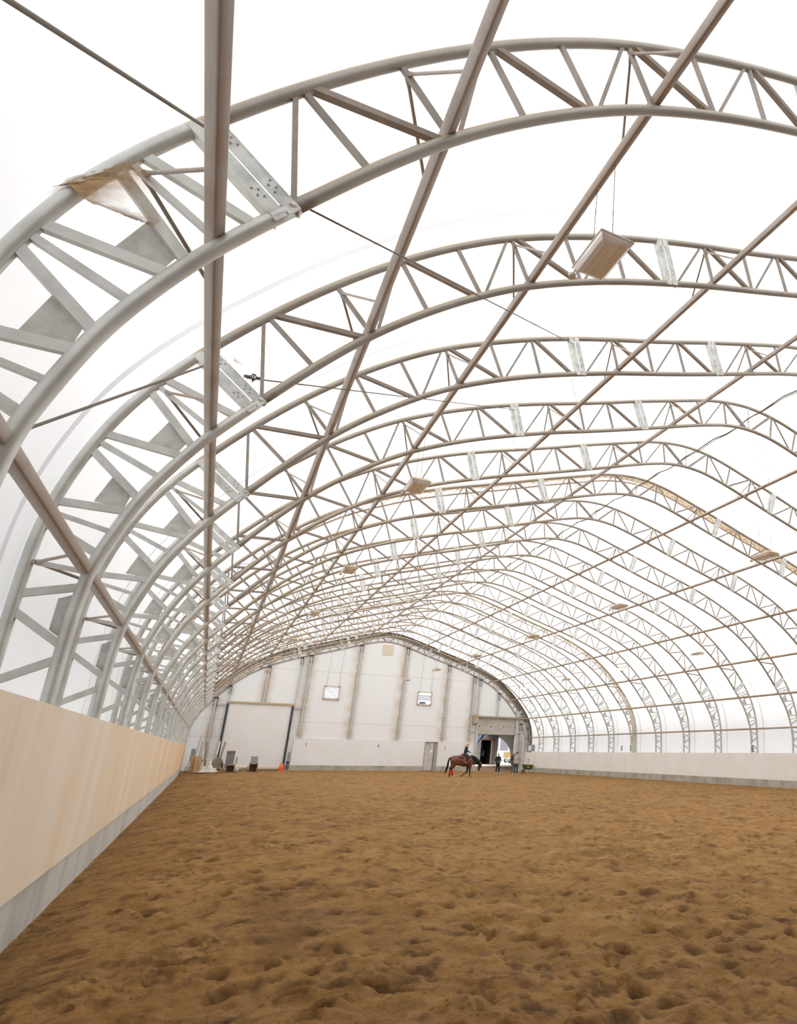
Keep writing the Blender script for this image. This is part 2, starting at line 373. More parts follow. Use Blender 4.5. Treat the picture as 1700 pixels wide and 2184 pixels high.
def web_parts():
    """list of (name, mesh) for one truss in its own coordinates"""
    parts = []
    for s in (-1, 1):
        for kind, o, i in WEB:
            a, b = loc3(mir(o, s)), loc3(mir(i, s)); m = MB()
            if kind == 'plate':
                d = (b-a).normalized(); n = Vector((d.z, 0, -d.x))*(-s)
                ext = .05
                a2, b2 = a-d*.02, b+d*ext
                for k in (-1, 1):
                    off = n*(k*.068)
                    m.bar(a2+off, b2+off, .118, .012, off=-.055)
                    m.bar(a2+off+n*(k*.055), b2+off+n*(k*.055), .012, .13, off=.0)
                me = m.mesh('splice_plate'); me.materials.append(M['plate']); parts.append(('splice_plate', me, None))
                h = MB()
                for e, sg in ((a+d*.16, 1), (b-d*.16, -1)):
                    for u in (-.09, -.05, .05, .09):
                        for w in (0., .07):
                            c = e+n*u+d*(sg*(w+(.03 if abs(u) > .06 else 0)))+Vector((0,-.063,0))
                            h.tube([c, c+Vector((0,-.006,0))], .010, 6)
                me = h.mesh('bolt_row'); me.materials.append(M['grey']); parts.append(('bolt_row', me, 'splice_plate'))
            else:
                w, dd, mt = SIZE[kind]
                m.bar(a, b, w, dd); nm = NAMES[kind]; me = m.mesh(nm); me.materials.append(M[mt]); parts.append((nm, me, None))
        for g in GUS:
            m = MB(); m.poly([loc3(mir(p, s))+Vector((0,.045,0)) for p in g], .012, Vector((0,1,0)))
            me = m.mesh('gusset_plate'); me.materials.append(M['gusset']); parts.append(('gusset_plate', me, None))
        # knee braces tie each purlin back to the post above it
        PO = {0:((4.092,.476),(3.958,.462)),1:((3.915,1.055),(3.746,.945)),2:((3.487,1.585),(3.35,1.437)),3:((2.877,2.072),(2.779,1.876)),4:((1.89,2.478),(1.828,2.262)),5:((.829,2.815),(.762,2.60))}
        for k, (o, i) in PO.items():
            a, b = loc3(mir(o, s)), loc3(mir(i, s)); top = a.lerp(b, .17); pp = loc3(mir(PUR[k], s))
            for y in (-.78, .86):
                q = pp+Vector((0, y, 0)); d = (q-top); m = MB()
                st = top+Vector((0, math.copysign(.03, y), 0))
                m.tube([st, st.lerp(q, .08), st.lerp(q, .93), q], [.028,.018,.018,.03], 8)
                me = m.mesh('knee_brace'); me.materials.append(M['webd' if y > 0 else 'purlin']); parts.append(('knee_brace', me, None))
    m = MB(); m.bar(loc3((0,2.985)), loc3((0,2.785)), .05, .05); me = m.mesh('ridge_post'); me.materials.append(M['galvweb']); parts.append(('ridge_post', me, None))
    # chords: galvanised legs up to the first splice, aged roof tube between
    def split(F, dxs):
        F = [p for p in F if p[1] > -.32]          # the legs stand on the concrete blocks
        L_ = [p for p in F if p[0] < 0 and p[1] < dxs]; R_ = [p for p in F if p[0] > 0 and p[1] < dxs]; C_ = [p for p in F if p[1] >= dxs]
        return [L_+[C_[0]], C_, [C_[-1]]+R_]
    for nm, F, zc, r in (('inner_chord', FI, 1.055, .062), ('outer_chord', FO, 1.20, .060)):
        for idx, seg in enumerate(split(F, zc)):
            m = MB(); rr = r*(1.0 if idx == 1 else 1.04)
            m.tube([loc3(p) for p in seg], rr, 10, ref=Vector((0,1,0)))
            if nm == 'inner_chord' and idx != 1:
                e = loc3(seg[-1] if idx == 0 else seg[0]); f = loc3(seg[-2] if idx == 0 else seg[1])
                m.tube([e, e.lerp(f, .25)], rr*1.1, 10)
            me = m.mesh(nm); me.materials.append(M['chord' if idx == 1 else 'galv']); parts.append((nm, me, None))
    return parts
PARTS = web_parts()
def joined(sel):
    m = MB(); mats = []
    for nm, me, _ in sel:
        mt = me.materials[0]
        if mt not in mats: mats.append(mt)
        m.m = mats.index(mt)
        b = len(m.v); m.v += [tuple(v.co) for v in me.vertices]
        for p in me.polygons: m.f.append(tuple(i+b for i in p.vertices)); m.sm.append(p.use_smooth); m.mi.append(m.m)
    me = m.mesh('web_lattice')
    for mt in mats: me.materials.append(mt)
    return me
chordp = [p for p in PARTS if 'chord' in p[0]]
latt = joined([p for p in PARTS if 'web' in p[0] or 'post' in p[0] or 'gusset' in p[0]])
kneej = joined([p for p in PARTS if p[0] == 'knee_brace'])
ORD = ['first','second','third','fourth','fifth','sixth','seventh','eighth','ninth','tenth','eleventh','twelfth','thirteenth','fourteenth','fifteenth','sixteenth','seventeenth','eighteenth','nineteenth']
for k in range(19):
    if k == 0: lab = 'nearest arched steel roof truss, widest in view with cobweb on its haunch'
    elif k == 5: lab = 'arched roof truss with a tan dust-caked band, sixth counted from the front'
    elif k == 12: lab = 'arched roof truss with a tan dust-caked band, thirteenth counted from the front'
    elif k == 18: lab = 'last arched roof truss standing against the white end wall'
    elif k == 17: lab = 'arched roof truss next to last, just before the end wall'
    else: lab = ORD[k]+' arched galvanised roof truss counted from the front of the arena'
    root = empty('arch_truss', (XC*S, (Y0+k)*S, 0), lab, 'roof truss', 'arched trusses along the arena')
    TR.append(root)
    if k <= 8:
        last = None
        for nm, me, sub in PARTS:
            o = mesh_obj(nm, me, None, last if sub else root)
            if nm == 'splice_plate': last = o
    else:
        for nm, me, sub in PARTS:
            if nm in ('inner_chord', 'outer_chord', 'splice_plate'): mesh_obj(nm, me, None, root)
        mesh_obj('web_lattice', latt, None, root); mesh_obj('knee_braces', kneej, None, root)
# tan dust-caked bands on two trusses
for k in (5, 12):
    yb = .12
    F = [p for p in offset(FO, .012)]
    m = MB(); P = [loc3(p) for p in F]
    N_ = len(P); vs = []
    Fi = offset(FO, .004)
    for p, q in zip(P, [loc3(p) for p in Fi]):
        vs += [q+Vector((0,.05,0)), p+Vector((0,.62,0))]
    m.add(vs, [(2*i, 2*i+1, 2*i+3, 2*i+2) for i in range(N_-1)], True)
    o = m.obj('dust_band', M['tanfab'], TR[k])
    m = MB(); P = [loc3(p)+Vector((0,.22,0)) for p in offset(FO, -.055)]; m.tube(P, .032, 8, ref=Vector((0,1,0)))
    m.obj('lacing_rail', M['tanlight'], TR[k])
    m = MB(); A = offset(FO, -.01); B = offset(FO, -.055); P = []
    for i in range(14, len(A)-14): P.append(loc3(A[i])+Vector((0,.16,0)) if i % 2 else loc3(B[i])+Vector((0,.22,0)))
    m.tube(P, .010, 5)
    m.obj('lacing_rope', M['dark'], TR[k])

# ------------------------------------------------------------------ purlins
side_names = ['lowest','second lowest','third','fourth','fifth','topmost']
ps = MB
for s in (-1, 1):
    for k, (dx, z) in enumerate(PUR):
        lab = '%s long horizontal steel purlin up the %s slope of the roof' % (side_names[k], 'left' if s < 0 else 'right')
        o = MB(); y1 = YE-.03; ya = -.58
        i = min(range(len(FI)), key=lambda j: (FI[j][0]-s*dx)**2+(FI[j][1]-z)**2)
        t = Vector((FI[i+1][0]-FI[i-1][0], 0, FI[i+1][1]-FI[i-1][1])).normalized()
        ref = Vector((t.z, 0, -t.x))
        base = Vector(((XC+s*dx)*S, 0, (z+ZF)*S))
        o.tube([Vector((0, ya*S, 0)), Vector((0, y1*S, 0))], .078, 4, ref=ref)
        pu = o.obj('roof_purlin', M['purlin'], None, base, bevel=.018)
        tag(pu, lab, 'purlin', 'purlins along the roof')

# ------------------------------------------------------------------ membrane (ceiling)
def membrane():
    F = offset(FO, .021); ys = [-.64, Y0-1]+[Y0+k for k in range(0, 19)]+[YE+.06]
    m = MB(); cols = []
    yy = []
    for a, b in zip(ys[:-1], ys[1:]): yy += [a, a*.5+b*.5]
    yy.append(ys[-1]); vs = []
    for y in yy:
        for p in F: vs.append(Vector(((XC+p[0])*S, y*S, (p[1]+ZF)*S)))
    n = len(F); fs = [(j*n+i, (j+1)*n+i, (j+1)*n+i+1, j*n+i+1) for j in range(len(yy)-1) for i in range(n-1)]
    m.add(vs, fs, True)
    # welded seams: a narrow double layer in each bay
    F2 = offset(FO, .0195)
    for k in range(-2, 18):
        if k % 2: 
            continue
    o = m.obj('ceiling', M['membrane']); tag(o, kind='structure')
    s = MB()
    for k in range(0, 18):
        y = Y0+k+.83; P = [Vector(((XC+p[0])*S, y*S, (p[1]+ZF)*S)) for p in F2]; b = []
        for p in P: b += [p, p+Vector((0, .15, 0))]
        s.add(b, [(2*i, 2*i+1, 2*i+3, 2*i+2) for i in range(len(P)-1)], True)
    q = s.obj('trim_1', M['membrane']); tag(q, kind='structure')
membrane()

# ------------------------------------------------------------------ end wall, back wall
def wall_strip(name, y, holes, material, zoff=0.0):
    xs = set(); F = [p for p in offset(FO, .019)]
    for p in F: xs.add(round(XC+p[0], 4))
    for h in holes: xs.add(h[0]); xs.add(h[1])
    xs = sorted(xs)
    def top(x): return outer_z(x-XC)+.02
    m = MB(); th = .1
    for a, b in zip(xs[:-1], xs[1:]):
        if b-a < 1e-4: continue
        hs = sorted([(h[2], h[3]) for h in holes if h[0] <= a+1e-6 and h[1] >= b-1e-6]); z = -.43; segs = []
        for lo, hi in hs:
            if lo > z: segs.append((z, z, lo, lo))
            z = max(z, hi)
        segs.append((z, z, top(a), top(b)))
        for za, zb, ta, tb in segs:
            p = [U(a, y, za), U(b, y, zb), U(b, y, tb), U(a, y, ta)]
            m.add(p+[q+Vector((0, th, 0)) for q in p], [(0,1,2,3),(7,6,5,4),(0,4,5,1),(3,2,6,7),(1,5,6,2),(4,0,3,7)])
    o = m.obj(name, material); tag(o, kind='structure'); return o
OD = (6.185, 7.262, -.43, .985)          # overhead doorway
L1 = (2.285, 2.60, 1.265, 1.555); L2 = (4.54, 4.862, 1.24, 1.54)
MD = (4.845, 5.125, -.43, .285)
wall_strip('wall_far', YE+.012, [OD, L1, L2], M['endclad'])
wall_strip('wall_back_unseen', -.62, [], mat('dark_light_blocking_wall', (.13,.095,.06), .8))  # unseen wall, set close and dark to dim the near floor
# brownish liner between the chords of the last truss, plus a strip of painted shadow
def liner():
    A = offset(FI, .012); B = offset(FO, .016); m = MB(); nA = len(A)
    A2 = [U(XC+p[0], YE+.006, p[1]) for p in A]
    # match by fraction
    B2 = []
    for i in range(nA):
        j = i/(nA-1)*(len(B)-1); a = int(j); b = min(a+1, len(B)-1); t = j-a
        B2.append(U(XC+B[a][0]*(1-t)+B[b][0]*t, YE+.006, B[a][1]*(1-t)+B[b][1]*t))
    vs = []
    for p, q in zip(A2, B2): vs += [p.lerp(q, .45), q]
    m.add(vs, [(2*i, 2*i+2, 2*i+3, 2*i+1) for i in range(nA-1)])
    F = offset(FO, .014); vs = []  # strip under the membrane: shadow of the end bay put into its colour
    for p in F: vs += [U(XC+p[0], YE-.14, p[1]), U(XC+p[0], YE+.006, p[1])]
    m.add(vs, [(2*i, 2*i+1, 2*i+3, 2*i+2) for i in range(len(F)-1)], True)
    o = m.obj('trim_2', mat('liner_and_shadow_strip', (.33,.29,.235), .9, 0, ((.25,.20,.15), 1.5, .4, .65))); tag(o, kind='structure')
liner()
# louvred windows
def louvre(name, r, dz):
    x0, x1, z0, z1 = r; e = empty(name, U((x0+x1)/2, YE, z0), None, None); e['kind'] = 'structure'
    o = e.location; m = MB(); w = (x1-x0)*S; h = (z1-z0)*S
    for sx in (-1, 1): m.box((sx*(w/2+.05), -.03, h/2), (.12, .1, h+.2))
    for sz in (-.04, h+.04): m.box((0, -.03, sz), (w+.1, .1, .12))
    m.obj('window_frame', mat('stained_white_frame', (.62,.55,.46), .7), e)
    m = MB()
    n = 9
    for i in range(n):
        z = h*(i+.5)/n; ang = (.55 if dz == 0 else (.95 if 3 <= i <= 6 else .3))
        m.box((0, .06, z), (w, .12, .012), M=Matrix.Rotation(ang, 3, 'X'))
    if dz: m.box((-.12*w, .1, h*.13), (w*.5, .01, h*.2))
    m.obj('louvre_blades', mat('blue_grey_blades', (.30,.33,.45), .5), e)
    c = MB()
    for sx in (-1, 1):
        for z in (0.0, h): c.box((sx*w/2*.92, -.085, z), (.1, .02, .07))
    c.obj('corner_bracket', M['wood'], e)
    l = MB()
    for sx in (-1, 1):
        xw = (x0+x1)/2+sx*.14; zt = inner_z(xw-XC)
        l.tube([(sx*.14*S, -.03, h+.1), (sx*.14*S+.1, -.03, (zt-z0)*S-.1)], .012, 5)
    l.obj('hanging_cord', M['cablelight'], e)
louvre('window_1', L1, 0); louvre('window_2', L2, 1)
# pale square patch near the ridge
tag(MB().box(U(3.635, YE+.004, 2.567), (.27*S, .03, .26*S)).obj('wall_patch', mat('beige_patch', (.72,.62,.49), .8)), 'beige square patch on the end wall just below the ridge', 'wall patch')
# white boards along the foot of the end wall
yb = YE-.012
for nm, x0, x1 in (('trim_3', 1.775, 4.835), ('trim_4', 5.165, 6.14)):
    o = MB().box((U((x0+x1)/2, yb, 0).x, yb*S, (ZF+.006)*S), ((x1-x0)*S, .06, .606*S)).obj(nm, M['boardend']); tag(o, kind='structure')
# concrete blocks
def block(x0, x1, y0, y1, z0, z1, label, mt, group):
    c = Vector(((x0+x1)/2, (y0+y1)/2, (z0+z1)/2)); d = (x1-x0, y1-y0, z1-z0)
    o = MB().box((0,0,0), d).obj('concrete_block', M[mt], None, c, bevel=.012); tag(o, label, 'concrete block', group)
h0 = (ZF-.298)*S
xs = [1.60, 3.0, 3.9, 4.84]
def nth(k, what): return ORD[k]+' '+what
for k, (a, b) in enumerate(zip(xs[:-1], xs[1:])): block(a*S+.01, b*S-.01, YE*S-.14, YE*S-.0, -.1, h0, ('long' if k == 0 else 'shorter')+' grey concrete block under the white boards, '+['beside the roll-up door','in the middle of the end wall','ending at the grey side door'][k], 'concrete', 'concrete blocks at the foot of the end wall')
block(5.17*S, 6.14*S, YE*S-.14, YE*S, -.1, h0, 'grey concrete block behind the bay horse, right of the side door', 'concrete', 'concrete blocks at the foot of the end wall')
# right wall
XR = 7.548
tag(MB().box((XR*S+.027, (YE-.6)/2*S, (ZF+(.093-.305)/2)*S), (.03, (YE+.58)*S, .398*S)).obj('wall_right', M['board']), kind='structure')
hr = (ZF-.305)*S
yy = 73.85; k = 0
while yy > 14:
    block(XR*S+.02, XR*S+.6, yy-4.09, yy, -.25, hr, nth(min(k, 18), 'concrete block counted from the far end under the right white wall'), 'concrete', 'concrete blocks under the right wall'); yy -= 4.1; k += 1
block(XR*S+.02, XR*S+.6, 73.86, 79.6, -.25, hr, 'concrete block in the far right corner by the green cart', 'concrete', 'concrete blocks under the right wall')
# left wall: boards stand on pale blocks
XL = -.342
tag(MB().box((-1.417, (19.0-.60)/2*S, (ZF+(.104-.358)/2)*S), (.03, (19.0+.60)*S, .462*S)).obj('wall_left', M['plyleft']), kind='structure')
hl = (ZF-.318)*S
yj = [9.3, 13.4, 17.45, 20.04, 24.5, 29.56, 34, 38.4, 42.5, 46.6, 50.6, 54.6, 58.7, 62.8, 66.9, 71., 75.1, 78.]; prev = 1.2
for k, y in enumerate(yj):
    block(XL*S-.65, XL*S-.035, prev+.008, y-.008, -.7, hl, nth(min(k, 18), 'pale concrete block from the front under the plywood wall'), 'concl', 'concrete blocks under the left plywood wall'); prev = y

# ------------------------------------------------------------------ doors on the end wall
def bx(x0, x1, z0, z1, yo, th): return (U((x0+x1)/2, YE, 0).x, YE*S+yo, (ZF+(z0+z1)/2)*S), ((x1-x0)*S, th, (z1-z0)*S)
d1 = empty('door_1', U(.97, YE, -.415), None, None); d1['kind'] = 'structure'
def part(e, name, b, mt, bevel=0.):
    c, d = b; return MB().box(Vector(c)-e.location, d).obj(name, mt, e, bevel=bevel)
part(d1, 'door_curtain', bx(.30, 1.645, -.40, 1.075, -.10, .06), mat('white_door_fabric', (.83,.83,.825), .6, 0, ((.80,.77,.74), .5, .4, .7), streak=((.81,.80,.78), (2.5, 1, .3), .5, .7)))
part(d1, 'header_beam', bx(.262, 1.69, 1.06, 1.098, -.2, .18), mat('tan_header_beam', (.55,.42,.24), .7))
part(d1, 'side_rail', bx(.272, .318, -.40, 1.045, -.17, .14), M['darkgrey'])
part(d1, 'side_rail', bx(1.615, 1.66, -.40, 1.045, -.17, .14), M['darkgrey'])
part(d1, 'bottom_seal', bx(.32, 1.615, -.40, -.345, -.16, .06), mat('yellowish_foam_strip', (.72,.58,.36), .8))
d2 = empty('door_2', U(5.0, YE, -.415), None, None); d2['kind'] = 'structure'
part(d2, 'door_leaf', bx(4.845, 5.06, -.405, .275, -.12, .07), M['greydoor'], .01)
part(d2, 'door_frame', bx(5.085, 5.165, -.415, .29, -.10, .14), mat('grey_door_post', (.36,.335,.30), .6))
part(d2, 'door_frame', bx(4.84, 5.14, .275, .30, -.10, .14), M['wood'])
part(d2, 'door_closer', bx(4.87, 4.95, .245, .275, -.17, .05), M['grey'])
part(d2, 'paper_notice', bx(4.985, 5.03, .035, .10, -.16, .008), M['paper'])
part(d2, 'paper_notice', bx(4.855, 4.88, .035, .07, -.16, .008), M['paper'])
mm = MB(); c = Vector(bx(4.93, 4.97, .17, .20, -.16, 0)[0])-d2.location
mm.poly([c+Vector((-.12,0,-.07)), c+Vector((.12,0,-.07)), c+Vector((.03,0,.10)), c+Vector((-.03,0,.10))], .006, Vector((0,1,0))); mm.obj('sign_plate', M['grey'], d2)
mm = MB().tube([U(5.045, YE, -.06)-d2.location+Vector((0,-.2,0)), U(5.045, YE, -.06)-d2.location+Vector((0,-.15,0))], .035, 10); mm.obj('door_handle', M['steelpost'], d2)
d3 = empty('door_3', U(6.72, YE, -.415), None, None); d3['kind'] = 'structure'
part(d3, 'door_panel', bx(6.19, 7.26, .745, .975, -.06, .06), M['hdoor'], .01)
part(d3, 'door_panel', bx(6.19, 7.26, .525, .742, -.06, .06), M['hdoor'], .01)
part(d3, 'header_beam', bx(6.19, 7.57, .965, 1.008, -.30, .3), mat('dusty_brown_beam', (.36,.29,.21), .8))
part(d3, 'door_track', bx(6.165, 6.20, -.415, .95, -.12, .12), M['steelpost'])
part(d3, 'door_track', bx(7.25, 7.275, -.415, .95, -.12, .12), M['steelpost'])
part(d3, 'bottom_edge', bx(6.19, 7.26, .515, .53, -.07, .08), M['dark'])
m = MB()
for x in (6.22, 6.55, 6.90, 7.24):
    for z in (.74, .955): m.box(Vector(bx(x-.012, x+.012, z-.014, z+.014, -.11, .04)[0])-d3.location, (.10, .05, .10))
m.obj('panel_hinges', M['dark'], d3)

# ------------------------------------------------------------------ posts of the end wall
M['lacing'] = mat('rusty_lacing', (.40,.335,.275), .8)
def endpost(x, z0, hooks, label, w=.14, zt=None):
    if zt is None: zt = inner_z(x-XC)-.02
    H = (zt-z0)*S; e = empty('end_wall_post', U(x, YE, z0)+Vector((0,-.13,0)), label, 'post', 'posts of the end wall')
    MB().box((0,0,H/2), (w, .14, H)).obj('shaft', M['steelpost'], e)
    m = MB(); m.bar((-.03-w*.6, -.03, H-.75), (-w*.3, -.03, H+.02), .06, .05); m.bar((.05+w*.5, -.03, H-.8), (w*.9, -.03, H+.02), .05, .05); m.box((0,-.02,H-.02), (w*2.4, .2, .14))
    m.obj('top_bracket', M['dark'], e)
    if hooks:
        for sx in (-1, 1):
            P = []; z = .15
            while z < H-.8:
                P += [(sx*w*.5, -.02, z), (sx*(w*.5+.17), .03, z+.12), (sx*(w*.5+.03), .03, z+.21)]; z += .42
            m = MB(); m.tube(P, .016, 5); m.obj('lacing_rope', M['lacing'], e)
    return e
endpost(.046, -.2, True, 'hooked post in the far left corner, left of the roll-up door')
endpost(.288, 1.09, False, 'short plain post standing over the left end of the roll-up door', .10)
endpost(1.0, 1.10, True, 'hooked post above the middle of the roll-up door')
endpost(1.675, 1.08, False, 'slim plain post above the right end of the roll-up door', .10)
endpost(1.87, .33, True, 'hooked post just right of the roll-up door')
endpost(2.99, .33, True, 'hooked post right of the left louvred window')
endpost(4.13, .33, True, 'hooked post left of the right louvred window')
endpost(5.27, .33, True, 'hooked post between the right louvred window and the electrical box')
endpost(5.985, .33, True, 'hooked post left of the overhead door')
endpost(6.155, -.415, False, 'tall plain post at the left jamb of the overhead door', .13)
endpost(6.71, 1.0, False, 'short plain post above the overhead door', .12)
endpost(7.41, -.30, True, 'hooked post right of the overhead door')
for x0, x1, z, lab in ((1.67, 1.84, 1.01, 'short grey rail bridging two posts right of the roll-up door'), (.08, .29, 1.02, 'short grey rail at the top left of the roll-up door'), (6.0, 6.16, .60, 'short grey rail left of the overhead door'), (7.28, 7.42, .60, 'short grey rail right of the overhead door')):
    tag(MB().box(bx(x0, x1, z-.012, z+.012, -.15, .12)[0], ((x1-x0)*S, .1, .1)).obj('wall_rail', M['steelpost']), lab, 'rail')
eb = empty('electrical_box', U(6.088, YE, .91)+Vector((0,-.26,0)), 'brown board with grey electrical box left of the overhead door', 'electrical box')
MB().box((0,0,0), (.165*S, .05, .235*S)).obj('backboard', M['ply'], eb)
MB().box((.06,-.06,-.13), (.28, .1, .5)).obj('switch_box', mat('grey_box', (.42,.43,.42), .5), eb, bevel=.01)

# ------------------------------------------------------------------ letters and signs
def letter_plate(loc, ch, label, col, w=.25, h=.45, rz=0.):
    e = empty('arena_letter', loc, label, 'sign', None, rz)
    MB().box((0,0,0), (w, .02, h)).obj('plate', M['white'], e)
    cu = bpy.data.curves.new('letter', 'FONT'); cu.body = ch; cu.size = h*.9; cu.align_x = 'CENTER'; cu.align_y = 'CENTER'; cu.extrude = .004; cu.materials.append(mat('letter_ink_'+label[:4], col, .6))
    tmp = bpy.data.objects.new('tmp', cu); me = bpy.data.meshes.new_from_object(tmp); bpy.data.objects.remove(tmp)
    o = mesh_obj('letter', me, None, e, (0,-.015,0)); o.rotation_euler = (math.pi/2, 0, 0)
letter_plate(U(3.70, YE, .175)+Vector((0,-.09,0)), 'A', 'small white plate with a black letter on the middle of the end wall', (.06,.06,.06), .28, .42)
for x, z, lab in ((2.055, .175, 'small red mark on the white boards near the roll-up door'), (5.365, .155, 'small red mark on the white boards beside the side door')):
    tag(MB().box(U(x, YE, z)+Vector((0,-.09,0)), (.10, .015, .36)).obj('wall_mark', mat('faded_red', (.62,.33,.28), .8)), lab, 'wall mark')
letter_plate(Vector((XR*S+.03, 38.45, 2.33)), 'E', 'white sign with a black letter on the right wall below the ninth truss', (.03,.03,.03), .22, .60, 0.)
for y, lab in ((56.6, 'tiny dark letter sign on the right wall right of the tan-banded truss'), (55.0, 'tiny dark letter sign on the right wall at the foot of the tan-banded truss')):
    tag(MB().box((XR*S+.05, y, 2.42), (.05, .16, .42)).obj('wall_letter', M['grey']), lab, 'sign')
# banner with two blue-green ovals in the far right corner
bn = empty('wall_banner', Vector((32.05, 78.4, 2.55)), 'white banner with blue and green ovals in the far right corner', 'banner')
MB().box((0,0,0), (1.15,.03,.78)).obj('sheet', M['white'], bn)
for nm, x, col in (('blue_oval', -.36, (.05,.28,.42)), ('green_oval', -.14, (.12,.42,.22))):
    m = MB(); m.tube([(x+.09*math.cos(a), -.03, -.02+.25*math.sin(a)) for a in [2*math.pi*i/20 for i in range(21)]], .03, 6); m.obj(nm, mat(nm, col, .6), bn)
MB().box((.28,-.02,.22), (.4,.01,.05)).obj('faded_text_line', mat('faded_pink', (.6,.45,.42), .8), bn)
for x, w, h, c, lab in ((31.08, .32, .55, 'white', 'small white box beside the banner in the far right corner'), (31.45, .36, .66, 'grey', 'grey utility box between the white box and the banner')):
    tag(MB().box((x, 78.2, 2.5), (w, .2, h)).obj('utility_box', M[c], bevel=.01), lab, 'box')

# ------------------------------------------------------------------ riding floor
def fade(t): return t*t*t*(t*(t*6-15)+10)
class VN:
    def __init__(s, seed): s.g = np.random.default_rng(seed).random((256, 256))
    def __call__(s, x, y):
        xi = np.floor(x).astype(int); yi = np.floor(y).astype(int); u = fade(x-xi); v = fade(y-yi)
        a = s.g[xi % 256, yi % 256]; b = s.g[(xi+1) % 256, yi % 256]; c = s.g[xi % 256, (yi+1) % 256]; d = s.g[(xi+1) % 256, (yi+1) % 256]
        return (a*(1-u)+b*u)*(1-v)+(c*(1-u)+d*u)*v
def floor():
    # fan-shaped grid: fine near the viewer, coarser with distance
    rs = [1.2]
    while rs[-1] < 90: rs.append(rs[-1]*1.0072+.0005)
    rs = np.array(rs); th = np.linspace(-.45, 1.36, 560)
    R_, T_ = np.meshgrid(rs, th, indexing='ij')
    X = R_*np.sin(T_)-.0; Y = R_*np.cos(T_)
    X = np.clip(X, XL*S-.4, XR*S+.3); Y = np.clip(Y, -1, 79.9)
    n = [VN(i) for i in range(8)]
    x0 = X/S
    base = -.085*S*np.exp(-np.maximum(x0-XL, 0)/.30)
    amp = 1.0
    Z = base + .05*(n[0](X*.35+3, Y*.35)-.5) + .055*(n[1](X*1.3, Y*1.3)-.5) + .055*(n[2](X*3.3+9, Y*3.3)-.5) + .042*(n[3](X*7.5, Y*7.5)-.5) + .022*(n[4](X*17, Y*17)-.5) + .011*(n[5](X*38, Y*38)-.5)
    # tracks dragged along the arena
    Z += .02*np.sin((X*.8-Y*.15)*2.2+3*n[6](X*.3, Y*.3))*n[7](X*.2, Y*.2)
    moist_near_dark = np.zeros_like(Z)
    rg = np.random.default_rng(11)
    # hoof prints
    NP = 11000
    hx = rg.uniform(XL*S+.4, XR*S-.3, NP*4); hy = 2+rg.random(NP*4)**1.25*76
    keep = n[6](hx*.16, hy*.16)+rg.random(NP*4)*.5 > .50
    hx, hy = hx[keep][:NP], hy[keep][:NP]
    ha = rg.uniform(0, math.pi*2, len(hx)); hs = rg.uniform(.45, .95, len(hx)); hd = rg.uniform(.018, .055, len(hx)); hm = rg.random(len(hx))
    hr = np.hypot(hx, hy); ht = np.arctan2(hx, hy)
    lr = np.log(rs)
    for i in range(len(hx)):
        rad = .26*hs[i]
        a = np.searchsorted(rs, hr[i]-rad*1.6); b = np.searchsorted(rs, hr[i]+rad*1.6)
        dt = rad*1.6/hr[i]; c = np.searchsorted(th, ht[i]-dt); d = np.searchsorted(th, ht[i]+dt)
        if b <= a or d <= c: continue
        dx = X[a:b, c:d]-hx[i]; dy = Y[a:b, c:d]-hy[i]; ca, sa = math.cos(ha[i]), math.sin(ha[i])
        u = (dx*ca+dy*sa)/(.115*hs[i]); v = (-dx*sa+dy*ca)/(.085*hs[i])
        q = np.sqrt(u*u+v*v)+.35*(n[3](X[a:b, c:d]*9, Y[a:b, c:d]*9)-.5)
        Z[a:b, c:d] += -hd[i]*np.exp(-q**4*.5)*(1+.35*u) + hd[i]*.42*np.exp(-((q-1.75)/.5)**2)*(1+.6*np.clip(-u, -1, 1))
        if hm[i] > .35: moist_near_dark[a:b, c:d] = np.maximum(moist_near_dark[a:b, c:d], np.exp(-(q/1.25)**3)*(.5+.5*hm[i]))
    Z = base+(Z-base)*np.clip(1.12-Y/62, .35, 1)*np.clip((X-XL*S)/1.1, .22, 1)
    far = (Y-70)/9
    Z = np.where(Y > 70, Z*np.clip(1-far, .25, 1), Z)
    # broad patches where damp soil was turned up, plus crumbs
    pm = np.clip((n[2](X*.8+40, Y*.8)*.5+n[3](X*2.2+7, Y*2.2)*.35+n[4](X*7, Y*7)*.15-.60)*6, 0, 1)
    fp = np.clip((n[3](X*9+31, Y*6)*.55+n[4](X*21, Y*16)*.45-.64)*9, 0, 1)*np.clip(n[1](X*.7, Y*.7)*2.2-.6, 0, 1)
    Z -= fp*.014
    cr = np.clip((n[4](X*22+5, Y*22)-.84)*9, 0, 1)*np.clip(n[5](X*1.1, Y*1.1)*2-.7, 0, 1)
    Z += cr*.012
    moist_near_dark = np.clip(moist_near_dark*.9+pm*.35+cr*.8+fp*.6+.42*np.clip((13-R_)/9, 0, 1)*(.6+.8*n[2](X*.9, Y*.9)), 0, 1)  # besides the damp, soil tone is painted darker towards the viewer
    nr, nc = Z.shape
    co = np.stack([X, Y, Z], -1).reshape(-1, 3).astype(np.float32)
    idx = np.arange(nr*nc).reshape(nr, nc)
    q = np.stack([idx[:-1, :-1], idx[:-1, 1:], idx[1:, 1:], idx[1:, :-1]], -1).reshape(-1, 4)
    q = q[:, ::-1]
    # drop quads flattened by the clipping
    P = co[q]; area = np.abs((P[:, 2, 0]-P[:, 0, 0])*(P[:, 3, 1]-P[:, 1, 1])-(P[:, 2, 1]-P[:, 0, 1])*(P[:, 3, 0]-P[:, 1, 0]))
    q = q[area > 1e-7]
    me = bpy.data.meshes.new('floor')
    me.vertices.add(len(co)); me.vertices.foreach_set('co', co.ravel())
    me.loops.add(len(q)*4); me.loops.foreach_set('vertex_index', q.ravel().astype(np.int32))
